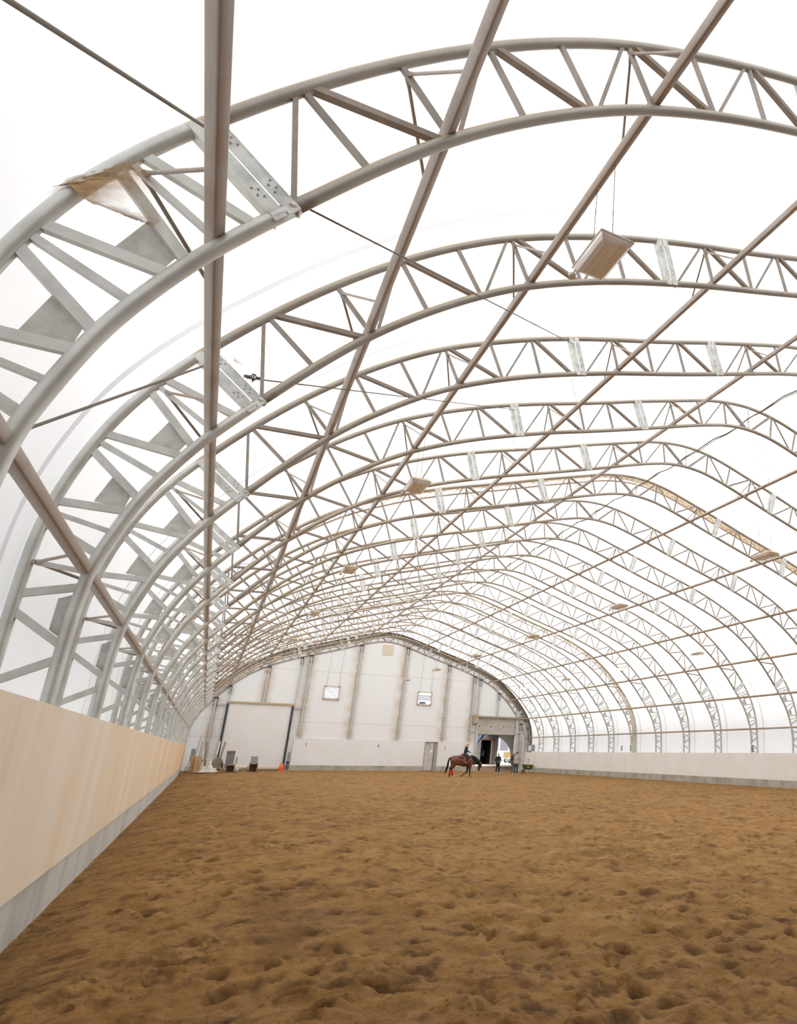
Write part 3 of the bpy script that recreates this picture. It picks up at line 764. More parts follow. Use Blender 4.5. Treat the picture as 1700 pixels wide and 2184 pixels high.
    me.polygons.add(len(q)); me.polygons.foreach_set('loop_start', np.arange(0, len(q)*4, 4, dtype=np.int32))
    me.polygons.foreach_set('use_smooth', np.ones(len(q), dtype=bool)); me.update(calc_edges=True)
    at = me.attributes.new('moist_near_dark', 'FLOAT', 'POINT'); at.data.foreach_set('value', moist_near_dark.ravel().astype(np.float32))
    m = bpy.data.materials.new('brown_riding_dirt'); m.use_nodes = True; nt = m.node_tree; N = nt.nodes; L = nt.links
    b = N['Principled BSDF']; b.inputs['Roughness'].default_value = .95; b.inputs['Specular IOR Level'].default_value = .12
    geo = N.new('ShaderNodeNewGeometry'); A = N.new('ShaderNodeAttribute'); A.attribute_name = 'moist_near_dark'
    def noise(sc, lo, hi, det=6):
        t = N.new('ShaderNodeTexNoise'); t.inputs['Scale'].default_value = sc; t.inputs['Detail'].default_value = det; L.new(geo.outputs['Position'], t.inputs[0])
        r = N.new('ShaderNodeMapRange'); r.inputs['From Min'].default_value = lo; r.inputs['From Max'].default_value = hi; L.new(t.outputs[0], r.inputs[0]); return r.outputs[0], t.outputs[0]
    def mixc(a, c, f):
        x = N.new('ShaderNodeMix'); x.data_type = 'RGBA'
        if isinstance(a, tuple): x.inputs[6].default_value = (*a, 1)
        else: L.new(a, x.inputs[6])
        x.inputs[7].default_value = (*c, 1); L.new(f, x.inputs[0]); return x.outputs[2]
    c = mixc((.265,.140,.045), (.335,.188,.066), noise(1.6, .42, .66)[0])
    c = mixc(c, (.17,.088,.034), noise(5., .50, .72)[0])
    c = mixc(c, (.095,.047,.019), noise(45., .62, .72, 3)[0])
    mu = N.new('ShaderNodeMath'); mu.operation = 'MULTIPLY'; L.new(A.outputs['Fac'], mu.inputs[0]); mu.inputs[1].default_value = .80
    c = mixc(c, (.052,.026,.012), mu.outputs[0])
    L.new(c, b.inputs['Base Color'])
    _, t1 = noise(11., 0, 1, 10); bp = N.new('ShaderNodeBump'); bp.inputs['Strength'].default_value = 1.; bp.inputs['Distance'].default_value = .05
    L.new(t1, bp.inputs['Height']); L.new(bp.outputs[0], b.inputs['Normal'])
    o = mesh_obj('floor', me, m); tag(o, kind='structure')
    # unseen rest of the riding floor around and behind the viewer
    r = MB().box((XC*S, (-3.2*S-1.0)/2-.0, -.55), (8.2*S, (3.2*S)-1.0+.2, .3)).obj('floor_behind', m); tag(r, kind='structure')
    r.name = 'floor_2'
    rr = MB().box((XC*S, 39.5, -.62), (8.3*S, 81, .2)).obj('floor_3', m); tag(rr, kind='structure')
floor()

# ------------------------------------------------------------------ hanging lamps
def make_lamp(x, y, z, chain_top, label, lit=False, sway=0.):
    e = empty('hanging_lamp', Vector((x, y, z)), label, 'lamp', 'lamps hanging from the roof')
    m = MB()
    # shallow housing with rounded top
    w, l = .235, .44
    prof = [(0,0),(.02,.035),(.05,.06),(.10,.075)]
    vs = []; ringn = 4
    rings = []
    for ins, zz in prof:
        rings.append([(-w+ins,-l+ins,zz+.03),(w-ins,-l+ins,zz+.03),(w-ins,l-ins,zz+.03),(-w+ins,l-ins,zz+.03)])
    for r in rings: vs += r
    fs = [(4*i+k, 4*i+(k+1) % 4, 4*(i+1)+(k+1) % 4, 4*(i+1)+k) for i in range(len(rings)-1) for k in range(4)]+[tuple(4*(len(rings)-1)+k for k in range(4)), (3,2,1,0)]
    m.add(vs, fs); m.box((0,0,.022), (2*w+.03, 2*l+.03, .02)); m.obj('housing', M['housing'], e, bevel=.012)
    g = MB(); rows = [(0,.012),(.015,-.02),(.05,-.055),(.11,-.075)]; vs = []
    for ins, zz in rows: vs += [(-w+ins,-l+ins,zz),(w-ins,-l+ins,zz),(w-ins,l-ins,zz),(-w+ins,l-ins,zz)]
    fs = [(4*i+k, 4*(i+1)+k, 4*(i+1)+(k+1) % 4, 4*i+(k+1) % 4) for i in range(3) for k in range(4)]+[(15,14,13,12)]
    g.add(vs, fs); g.obj('lens', M['lenslit' if lit else 'lens'], e, bevel=.015)
    h = MB()
    for sy in (-.3, .3):
        h.tube([(0, sy, .10), (0, sy+.02, .25), (0, sy*.9, chain_top)], .006, 5)
    h.tube([(0,.3,.1),(.07,.32,.13),(.05,.3,.22),(.0,.29,.3)], .009, 5)
    h.obj('hanging_wires', M['cable'], e)
    t = MB(); t.tube([(-.20,.40,-.01),(-.22,.47,-.06)], .012, 6); t.disc((-.22,.48,-.11), .055, .05, 14); t.obj('motion_sensor', M['housing'], e)
    return e
ypos = [1.77+2.487*k for k in range(7)]
rows = [('left', XC-2.768, 1.90, range(0, 7)), ('middle', XC, 2.84, range(1, 7)), ('right', XC+2.768, 1.90, range(3, 7))]
for nm, x, zt, ks in rows:
    for k in ks:
        lit = nm == 'right' and k in (4, 6)
        lab = '%s%s hanging lamp in the %s row, %s from the front' % ('lit ' if lit else '', 'pale rectangular', nm, ORD[k])
        make_lamp(x*S, ypos[k]*S, (1.573+ZF)*S, (zt-1.573)*S, lab, lit)

# ------------------------------------------------------------------ conduit along the ridge, brace cables
def ridge():
    P = []; 
    for k in range(-1, 18):
        y = (Y0+k)*S+.01; z = (2.875+ZF)*S
        P += [(XC*S-.06, y, z), (XC*S-.10, y+.45, z-.12), (XC*S-.02, y+1.3, z-.05), (XC*S+.03, y+2.2, z+.10), (XC*S, y+3.3, z+.02)]
    for i, (dx, r) in enumerate(((0, .024), (.05, .014))):
        m = MB(); m.tube([(p[0]+dx, p[1], p[2]+dx*.8*math.sin(j)) for j, p in enumerate(P)], r, 6)
        o = m.obj('ridge_cable', M['cable'])
        tag(o, 'thick sagging power cable strung along the ridge of the roof' if i == 0 else 'thin wire wound beside the thick cable along the roof ridge', 'cable')
ridge()
def wire(a, b, r, label, mt='cable', sag=0.):
    a, b = Vector(a), Vector(b); P = [a.lerp(b, t/8)-Vector((0,0,sag*4*(t/8)*(1-t/8))) for t in range(9)]
    m = MB(); m.tube(P, r, 6); d = (b-a).normalized()
    o = m.obj('brace_cable', M[mt]); tag(o, label, 'cable', 'bracing cables between the trusses'); return o
A0 = Vector((-.72, 5.84, 6.52)); A1 = Vector((-.80, 9.93, 6.44))
B2 = Vector((5.99, 14.0, 11.30)); B3 = Vector((6.0, 18.1, 11.32))
wire((-1.283, 1.79, 3.52), A0, .013, 'bracing cable running from the top left corner to the nearest truss')
wire((-1.73, 5.95, 3.44), A1, .013, 'brownish bracing cable between the nearest truss and the second truss on the left')
wire((-.25, 5.98, 6.30), B2, .010, 'thin bracing cable from the nearest truss up to the third truss')
wire((-.35, 10.08, 6.46), B3, .010, 'thin bracing cable from the second truss up to the fourth truss')
wire(B2+Vector((.05,.1,-.9)), ((XC-1.06)*S, (Y0+4)*S, (2.50+ZF)*S), .006, 'fine wire from the third truss up to the fifth truss', 'cablelight')
wire(B3+Vector((.05,.1,-.9)), ((XC-1.06)*S, (Y0+5)*S, (2.50+ZF)*S), .006, 'fine wire from the fourth truss up to the tan-banded truss', 'cablelight')
for s_, k, lab in ((1, 4, 'fine wire on the right slope between the fifth and tan-banded trusses'), (1, 5, 'fine wire on the right slope past the tan-banded truss')):
    wire(((XC+1.08)*S, (Y0+k)*S, (2.52+ZF)*S), ((XC+2.1)*S, (Y0+k+2)*S, (2.2+ZF)*S), .006, lab, 'cablelight')
def shackle(p, d, label):
    d = d.normalized(); m = MB(); m.tube([p, p+d*.12], .022, 8)
    c = p+d*.17; m.tube([c+Vector((.03*math.cos(a), .0, .045*math.sin(a))) for a in [2*math.pi*i/12 for i in range(13)]], .009, 6)
    m.tube([c+d*.05, c+d*.16], .014, 6); m.tube([c+Vector((0,0,.05)), c-Vector((0,0,.07))], .012, 6)
    tag(m.obj('cable_shackle', M['cable']), label, 'shackle', 'shackles of the bracing cables')
shackle(Vector((-.22,6.0,6.32)), B2-Vector((-.22,6.0,6.32)), 'small steel shackle at the splice of the nearest truss')
shackle(Vector((-.38,10.08,6.48)), B3-Vector((-.38,10.08,6.48)), 'small steel shackle at the splice of the second truss')

# ------------------------------------------------------------------ dusty cobwebs
def web_sheet(name, rowsP, dens, label, up=1.70):
    rowsP = [[(p[0], p[1], p[2]+up) for p in r] for r in rowsP]
    n = len(rowsP); k = len(rowsP[0]); sub = 8; V_ = []; D = []
    def lerp(a, b, t): return a+(b-a)*t
    rows_ = []; drows = []
    for i in range((n-1)*sub+1):
        a = min(i//sub, n-2); t = i/sub-a; r = []; dr = []
        for j in range((k-1)*sub+1):
            c = min(j//sub, k-2); u = j/sub-c
            p = lerp(lerp(Vector(rowsP[a][c]), Vector(rowsP[a][c+1]), u), lerp(Vector(rowsP[a+1][c]), Vector(rowsP[a+1][c+1]), u), t)
            d = lerp(lerp(dens[a][c], dens[a][c+1], u), lerp(dens[a+1][c], dens[a+1][c+1], u), t)
            p = p+Vector((0, random.uniform(-.012, .012), 0)); r.append(p); dr.append(max(0, d+random.uniform(-.05, .05)))
        rows_.append(r); drows.append(dr)
    m = MB(); nc = len(rows_[0]); m.add([p for r in rows_ for p in r], [(i*nc+j, i*nc+j+1, (i+1)*nc+j+1, (i+1)*nc+j) for i in range(len(rows_)-1) for j in range(nc-1)], True)
    o = m.obj(name, M['cobweb']); at = o.data.attributes.new('dense', 'FLOAT', 'POINT'); at.data.foreach_set('value', [d for r in drows for d in r])
    tag(o, label, 'cobweb'); return o
y = 5.80
web_sheet('dusty_cobweb', [[(-1.62,y+.05,3.86),(-1.40,y+.03,4.12),(-1.22,y+.02,4.30)],[(-1.53,y,3.90),(-1.27,y,4.08),(-1.12,y,4.22)],[(-1.40,y-.02,3.80),(-1.16,y-.03,3.86),(-1.06,y-.02,4.0)],[(-1.10,y,3.79),(-1.0,y,3.78),(-.96,y,3.84)]],
          [[.75,.7,.6],[1.0,.8,.7],[.9,.25,.35],[.9,.9,.6]], 'tan dusty cobweb slung below the haunch of the nearest truss')
web_sheet('dusty_cobweb', [[(-1.66,y+.08,3.88),(-1.40,y+.06,4.16),(-1.20,y+.06,4.32)],[(-1.62,y+.3,4.05),(-1.44,y+.3,4.33),(-1.28,y+.3,4.42)],[(-1.55,y+.5,4.3),(-1.46,y+.5,4.52),(-1.36,y+.5,4.55)]],
          [[.7,.65,.45],[.38,.42,.3],[.1,.25,.1]], 'faint brownish cobweb spread on the membrane above the nearest truss')
web_sheet('dusty_cobweb', [[(-.62,9.9,5.05),(-.5,9.9,5.02)],[(-.52,9.9,4.86),(-.34,9.9,4.80)]], [[.05,.1],[.8,.5]], 'small wispy cobweb on the splice of the second truss')
web_sheet('dusty_cobweb', [[((XC+2.0)*S,(Y0+4)*S-.1,(2.38+ZF)*S),((XC+2.1)*S,(Y0+4)*S-.1,(2.34+ZF)*S)],[((XC+1.98)*S,(Y0+4)*S-.1,(2.25+ZF)*S),((XC+2.07)*S,(Y0+4)*S-.1,(2.24+ZF)*S)]], [[.5,.7],[.3,.5]], 'small brown cobweb beside the splice of the fifth truss on the right', 0)

# ------------------------------------------------------------------ people
def hand(base, d, up, s=1., curl=.5, side=1):
    """palm and five separate bent fingers as limb chains"""
    d = Vector(d).normalized(); up = Vector(up); up = (up-d*up.dot(d)).normalized(); lat = d.cross(up)
    b = Vector(base); ch = [[(b, .026*s), (b+d*.045*s, .030*s), (b+d*.085*s, .028*s)]]
    for i, L_ in enumerate((.062, .074, .070, .055)):
        o = b+d*.085*s+lat*((i-1.5)*.021*s); a = o+d*L_*.5*s-up*L_*.25*curl*s; c = a+d*L_*.3*s-up*L_*.5*curl*s
        ch.append([(o, .0095*s), (a, .0085*s), (c, .0075*s)])
    t = b+d*.03*s+lat*(-side*.028*s); ch.append([(t, .011*s), (t+d*.03*s-lat*side*.022*s, .0105*s), (t+d*.058*s-lat*side*.018*s-up*.012*s, .009*s)])
    return ch
def person(loc, rz, h, label, arms, legs, wear, cap=None, mask=None, hair='hairg', longhair=False, lean=0., seated=False, jacket_long=.0, bulk=1.):
    """arms: (elbow, wrist) per side, legs: (knee, ankle) per side, coordinates for a 1.75 m figure facing -Y"""
    e = empty('person', loc, label, 'person', None, rz); k = h/1.75
    V = lambda x, y, z: Vector((x*k, (y - lean*(z-.95))*k, z*k))
    hip = V(0,0,.95); pel = [V(-.09,0,.93), V(.09,0,.93)]
    sh = [V(-.185,0,1.43), V(.185,0,1.43)]; ch = []
    ch.append([(V(0,0,.94), .125*k), (V(0,.01,1.10), .115*k), (V(0,.01,1.27), .135*k), (V(0,.015,1.38), .12*k), (V(0,.01,1.48), .06*k), (V(0,-.005,1.55), .052*k), (V(0,-.01,1.60), .055*k)])
    ch.append([(sh[0], .065*k), (V(0,.01,1.42), .09*k), (sh[1], .065*k)])
    ch.append([(V(-.09,.01,1.28), .10*k), (V(.09,.01,1.28), .10*k)]); ch.append([(V(-.08,0,.95), .105*k), (V(.08,0,.95), .105*k)])
    sleeves = []; trous = []; shoes = []
    for i, sx in enumerate((-1, 1)):
        el = V(*arms[i][0]); wr = V(*arms[i][1])
        ch.append([(sh[i], .055*k), (sh[i].lerp(el, .4), .047*k), (el, .037*k), (el.lerp(wr, .35), .038*k), (wr, .025*k)])
        ch += hand(wr, wr-el, (0,-1,.3) if abs((wr-el).normalized().y) < .7 else (0,0,1), k, .7, sx)
        sleeves.append([(sh[i], .070*k), (sh[i].lerp(el, .4), .060*k), (el, .052*k), (el.lerp(wr, .4), .050*k), (el.lerp(wr, .95), .038*k)])
        kn = V(*legs[i][0]); an = V(*legs[i][1]); to = an+Vector((sx*.03*k, -.17*k, -.05*k))
        ch.append([(pel[i], .095*k), (pel[i].lerp(kn, .4), .083*k), (kn, .057*k), (kn.lerp(an, .3), .058*k), (an, .037*k)])
        ch.append([(an+Vector((0,.04*k,-.04*k)), .035*k), (to, .03*k)])
        trous.append([(pel[i], .112*k), (pel[i].lerp(kn, .45), .097*k), (kn, .074*k), (kn.lerp(an, .4), .073*k), (an, .060*k)])
        shoes.append([(an+Vector((0,.05*k,-.045*k)), .045*k), (an+Vector((sx*.01*k,-.05*k,-.045*k)), .045*k), (to, .036*k)])
    hd = V(0,-.015,1.655)
    balls = [(hd, .105*k, (.78,.95,1.08)), (hd+Vector((0,-.035*k,-.05*k)), .07*k, (.85,.85,1.0)), (hd+Vector((0,-.108*k,-.015*k)), .017*k, (.8,1.2,1.5))]
    for sx in (-1, 1): balls.append((hd+Vector((sx*.083*k,.01*k,-.01*k)), .025*k, (.4,.8,1.2)))
    fused('body', ch, M['skin'], e, .0105, 2, 12, balls)
    f = MB()
    for sx in (-1, 1): f.ball(hd+Vector((sx*.034*k,-.094*k,.012*k)), .011*k, 8, (1.3,.5,.7))
    f.obj('eyes', M['dark'], e)
    MB().box(hd+Vector((0,-.104*k,-.058*k)), (.045*k,.008*k,.008*k)).obj('mouth', mat('lip', (.4,.16,.13), .6), e)
    # clothes
    top = [[(V(0,0,.92-jacket_long), .150*k), (V(0,.01,1.08), .145*k), (V(0,.01,1.27), .158*k), (V(0,.012,1.38), .135*k), (V(0,.01,1.475), .078*k)],
           [(sh[0], .078*k), (V(0,.01,1.43), .10*k), (sh[1], .078*k)], [(V(-.09,.01,1.27), .118*k), (V(.09,.01,1.27), .118*k)], [(V(-.08,0,.98), .12*k), (V(.08,0,.98), .12*k)]]
    top.append([(V(-.085,0,.90), .122*k), (V(.085,0,.90), .122*k)])
    fused('top', [[(p, r*bulk) for p, r in c] for c in top+sleeves], M[wear[0]], e, .018, 4)
    fused('trousers', [[(V(-.07,0,.96), .118*k), (V(.07,0,.96), .118*k)]]+trous, M[wear[1]], e, .016, 3)
    for s_ in shoes: fused('shoe', [s_], M[wear[2]], e, .012, 2)
    if cap:
        m = MB(); m.ball(hd+Vector((0,.005*k,.045*k)), .108*k, 16, (.86,1.0,.75)); m.box(hd+Vector((0,-.13*k,.05*k)), (.14*k,.10*k,.012*k)); m.obj('cap', M[cap], e)
    m = MB(); m.ball(hd+Vector((0,.022*k,.028*k)), .108*k, 16, (.84,.93,1.02)); m.obj('hair', M[hair], e)
    if longhair:
        fused('ponytail', [[(hd+Vector((0,.10*k,.03*k)), .045*k), (hd+Vector((0,.17*k,-.08*k)), .05*k), (hd+Vector((0,.20*k,-.22*k)), .04*k), (hd+Vector((0,.22*k,-.36*k)), .018*k)]], M[hair], e, .015, 3)
    if mask:
        m = MB(); m.ball(hd+Vector((0,-.055*k,-.055*k)), .072*k, 14, (.95,.85,.8)); m.obj('face_mask', M[mask], e)
    return e
st = [((-.11,-.02,.50),(-.13,0,.085)), ((.11,-.02,.50),(.13,0,.085))]
pa = person(Vector((24.25, 68.9, .02)), .32, 1.80, 'person in black clothes and white shoes standing in the doorway, hands at the waist', [((-.36,.06,1.15),(-.17,-.12,1.05)), ((.36,.06,1.15),(.20,-.10,1.04))], [((-.13,-.02,.50),(-.17,0,.085)), ((.13,-.02,.50),(.17,0,.085))], ('black','black','white'), mask='mask', bulk=1.12)
pb = person(Vector((25.75, 68.7, .02)), .25, 1.98, 'person in a dark brown jacket standing in the middle, hands in pockets', [((-.30,.03,1.14),(-.17,-.10,.99)), ((.30,.03,1.14),(.17,-.10,.99))], st, ('bjacket','jeang','boot'), hair='skin', jacket_long=.06, bulk=1.22)
pb.scale = (1.06, 1, 1)
MB().box((0,-.185,1.44), (.10,.08,.42)).obj('shirt_front', M['shirt'], pb)
pc = person(Vector((25.18, 66.5, .0)), -.75, 1.96, 'person in a light grey hoodie, jeans and dark cap standing beside the green cart', [((-.27,.12,1.16),(-.19,.10,.93)), ((.27,.12,1.16),(.19,.10,.93))], [((-.10,-.04,.50),(-.12,-.05,.085)), ((.10,-.02,.50),(.11,.03,.085))], ('lgrey','jean','white'), cap='navy', mask='mask', lean=-.04, bulk=1.08)

# ------------------------------------------------------------------ horse and rider (local x forward)
def horse_mat():
    m = mat('bay_horse_coat', (.155,.045,.018), .42, 0, ((.10,.028,.012), 2.2, .4, .65), spec=.5)
    nt = m.node_tree; N = nt.nodes; L = nt.links; b = N['Principled BSDF']; src = b.inputs['Base Color'].links[0].from_socket
    tc = [n for n in N if n.type == 'TEX_COORD'][0]; sp = N.new('ShaderNodeSeparateXYZ'); L.new(tc.outputs['Object'], sp.inputs[0])
    r = N.new('ShaderNodeMapRange'); r.inputs['From Min'].default_value = .50; r.inputs['From Max'].default_value = .92; r.inputs['To Min'].default_value = 1; r.inputs['To Max'].default_value = 0; L.new(sp.outputs[2], r.inputs[0])
    # lower legs black, the low-carried head stays brown
    lt = N.new('ShaderNodeMath'); lt.operation = 'LESS_THAN'; lt.inputs[1].default_value = 1.25; L.new(sp.outputs[0], lt.inputs[0])
    mu = N.new('ShaderNodeMath'); mu.operation = 'MULTIPLY'; L.new(r.outputs[0], mu.inputs[0]); L.new(lt.outputs[0], mu.inputs[1])
    x = N.new('ShaderNodeMix'); x.data_type = 'RGBA'; L.new(src, x.inputs[6]); x.inputs[7].default_value = (.015,.011,.01,1); L.new(mu.outputs[0], x.inputs[0]); L.new(x.outputs[2], b.inputs['Base Color'])
    return m
def horse():
    e = empty('horse', Vector((17.72, 59.35, 0)), 'bay horse with black tail and red hind leg wraps, head lowered, walking right', 'horse', None, -.27)
    e.scale = (.97, 1, .985)
    P = lambda x, z, y=0.: Vector((x, y, z))
    ch = [
     [(P(-.62,1.38), .20), (P(-.42,1.36), .28), (P(-.15,1.30), .30), (P(.15,1.22), .33), (P(.45,1.22), .335), (P(.72,1.26), .32), (P(.92,1.20), .25)],
     [(P(-.50,1.40,-.10), .22), (P(-.50,1.40,.10), .22)], [(P(-.30,1.45), .20), (P(.05,1.34), .22), (P(.35,1.36), .22), (P(.68,1.46), .18)],
     [(P(.80,1.28), .25), (P(1.05,1.18), .215), (P(1.28,1.14), .165), (P(1.48,1.08), .125), (P(1.60,1.03), .12)],
     [(P(.75,1.46), .15), (P(1.05,1.38), .14), (P(1.35,1.24), .11), (P(1.58,1.10), .09)],
     [(P(1.62,1.03), .115), (P(1.66,.90), .12), (P(1.62,.76), .085), (P(1.585,.64), .065), (P(1.565,.55), .068), (P(1.55,.51), .055)],
     [(P(1.56,.93), .085), (P(1.53,.80), .055), (P(1.51,.60), .04)],
     # hind legs
     [(P(-.52,1.25,.13), .24), (P(-.55,1.02,.14), .19), (P(-.60,.84,.14), .115), (P(-.735,.66,.14), .075), (P(-.745,.56,.14), .055), (P(-.735,.30,.14), .042), (P(-.745,.17,.14), .048), (P(-.78,.09,.14), .042)],
     [(P(-.48,1.25,-.13), .25), (P(-.43,1.02,-.14), .19), (P(-.50,.84,-.14), .12), (P(-.62,.66,-.14), .078), (P(-.62,.56,-.14), .056), (P(-.555,.30,-.14), .043), (P(-.53,.17,-.14), .05), (P(-.47,.09,-.14), .043)],
     # fore legs
     [(P(.80,1.15,-.13), .18), (P(.83,.92,-.13), .125), (P(.82,.72,-.13), .078), (P(.815,.50,-.13), .062), (P(.82,.42,-.13), .052), (P(.835,.22,-.13), .037), (P(.84,.15,-.13), .045), (P(.885,.075,-.13), .04)],
     [(P(.72,1.15,.13), .18), (P(.66,.90,.13), .125), (P(.63,.66,.13), .078), (P(.61,.40,.13), .060), (P(.55,.31,.13), .05), (P(.34,.17,.13), .037), (P(.27,.13,.13), .045), (P(.20,.075,.13), .04)],
    ]
    balls = [(P(-.56,1.32,.0), .30, (.8,.95,.95)), (P(.38,1.10), .40, (1.35,.82,.76)), (P(-.05,1.14), .37, (1.15,.82,.78)), (P(.80,1.20), .31, (.85,.85,1.05))]
    for sy in (-1, 1):
        ch.append([(P(1.60,1.10,sy*.06), .03), (P(1.66,1.18,sy*.075), .026), (P(1.69,1.25,sy*.08), .008)])
        balls.append((P(1.70,.92,sy*.085), .028, (1,1,1)))
    ch = [[(p, r*(1.10 if p.z > .95 else 1.16)) for p, r in c] for c in ch]
    balls = [(c, r*1.08, q) for c, r, q in balls]
    b = fused('body', ch, horse_mat(), e, .022, 5, 14, balls)
    # black hair
    mm = []
    for i in range(15):
        t = i/14; x = .86+t*.76; z = 1.60-.02*t-.47*t*t
        mm.append([(P(x, z+.02, 0), .065), (P(x+.0, z-.12, -.15-.01*math.sin(i*2)), .062), (P(x-.02, z-.30-.04*math.sin(i*1.7), -.19), .05)])
    mm.append([(P(.82,1.62), .05), (P(1.1,1.53), .055), (P(1.36,1.36), .05), (P(1.62,1.14), .045), (P(1.72,1.02), .03)])
    fused('mane', mm, M['mane'], e, .02, 2)
    fused('tail', [[(P(-.80,1.50), .045), (P(-.89,1.38), .06), (P(-.95,1.15), .07), (P(-.97,.85), .085), (P(-1.03,.58), .085), (P(-1.09,.38), .06), (P(-1.13,.20), .02)], [(P(-.93,1.0), .05), (P(-1.0,.6), .06), (P(-1.12,.3), .02)]], M['mane'], e, .02, 3)
    for nm, pts in (('leg_wrap', [P(-.742,.52,.14), P(-.735,.30,.14), P(-.745,.14,.14)]), ('leg_wrap', [P(-.615,.50,-.14), P(-.555,.30,-.14), P(-.52,.10,-.14)])):
        m = MB(); m.tube(pts, [.075,.070,.085], 14); m.obj(nm, M['red'], e)
    for x, y_, mt in ((-.80,.14,'dark'), (-.43,-.14,'white'), (.905,-.13,'dark'), (.19,.13,'dark')):
        m = MB(); m.tube([(x, y_, .0), (x, y_, .03), (x-.02, y_, .085)], [.068,.064,.05], 14); m.obj('hoof', M[mt], e)
    m = MB()
    for sy in (-1, 1):
        m.tube([P(1.62,1.12,sy*.06), P(1.60,.95,sy*.12), P(1.56,.70,sy*.08), P(1.545,.58,sy*.072)], .012, 6); m.tube([P(1.67,.74,sy*.06), P(1.56,.72,sy*.085), P(1.50,.70,sy*.03)], .012, 6)
    m.tube([P(1.71,1.04,-.09), P(1.735,1.03,0), P(1.71,1.04,.09)], .012, 6); m.tube([P(1.70,.745,-.05), P(1.715,.75,0), P(1.70,.745,.05)], .012, 6)
    m.obj('bridle', M['leather'], e)
    m = MB()
    for sy in (-1, 1): m.ball(P(1.715,.925,sy*.105), .02, 8)
    m.obj('eyes', M['dark'], e)
    return e
H = horse()
def place_on_horse(p): return H.matrix_basis @ Vector(p)
sd = empty('saddle', place_on_horse((.33,0,1.50)), 'reddish leather saddle with a dark pad on the bay horse', 'saddle', None, -.27)
def saddle():
    m = MB(); vs = []; nx, ny = 12, 15
    def surf(off, x0, x1, drop):
        vs = []
        for i in range(nx+1):
            x = x0+(x1-x0)*i/nx
            for j in range(ny+1):
                a = (j/ny-.5)*2; an = a*1.35*drop; rr = .325+off
                vs.append((x, rr*math.sin(an)*1.02, -.27+rr*math.cos(an)*1.12+.04*((i/nx-.5)*2)**2))
        return vs
    def sheet(off, x0, x1, drop, nm, mt, th):
        m = MB(); m.add(surf(off, x0, x1, drop), [(i*(ny+1)+j, i*(ny+1)+j+1, (i+1)*(ny+1)+j+1, (i+1)*(ny+1)+j) for i in range(nx) for j in range(ny)], True)
        o = m.obj(nm, mt, sd); s_ = o.modifiers.new('t', 'SOLIDIFY'); s_.thickness = th; s_.offset = 1
    sheet(.03, -.48, .42, .80, 'saddle_pad', M['pad'], .02)
    sheet(.055, -.42, .36, .62, 'skirt', M['leather'], .02)
    fused('seat', [[(Vector((-.22,0,.22)), .075), (Vector((-.10,0,.13)), .07), (Vector((.06,0,.12)), .06), (Vector((.20,0,.20)), .07)], [(Vector((-.24,-.14,.18)), .05), (Vector((-.27,0,.25)), .05), (Vector((-.24,.14,.18)), .05)]], M['leather'], sd, .018, 3)
    m = MB(); m.tube([(.22,0,.20), (.25,0,.33)], [.03,.022], 8); m.disc((.25,0,.33), .045, .02, 14); m.obj('horn', M['leather'], sd)
    for sy in (-1, 1):
        m = MB(); m.bar((.03, sy*.34, .02), (.02, sy*.40, -.42), .16, .015, Vector((0,1,0))); m.tube([(.02+.08*math.cos(a), sy*.41, -.47+.07*math.sin(a)) for a in [2*math.pi*i/14 for i in range(15)]], .012, 6); m.obj('stirrup', M['leather'], sd)
    m = MB(); m.tube([(.30*1+.34*0, .33*math.sin(a)*1.02, -.25+.39*math.cos(a)) for a in [math.pi*.45+math.pi*1.1*i/14 for i in range(15)]], .03, 8, sq=(1.4,.4)); m.obj('girth', M['pad'], sd)
saddle()
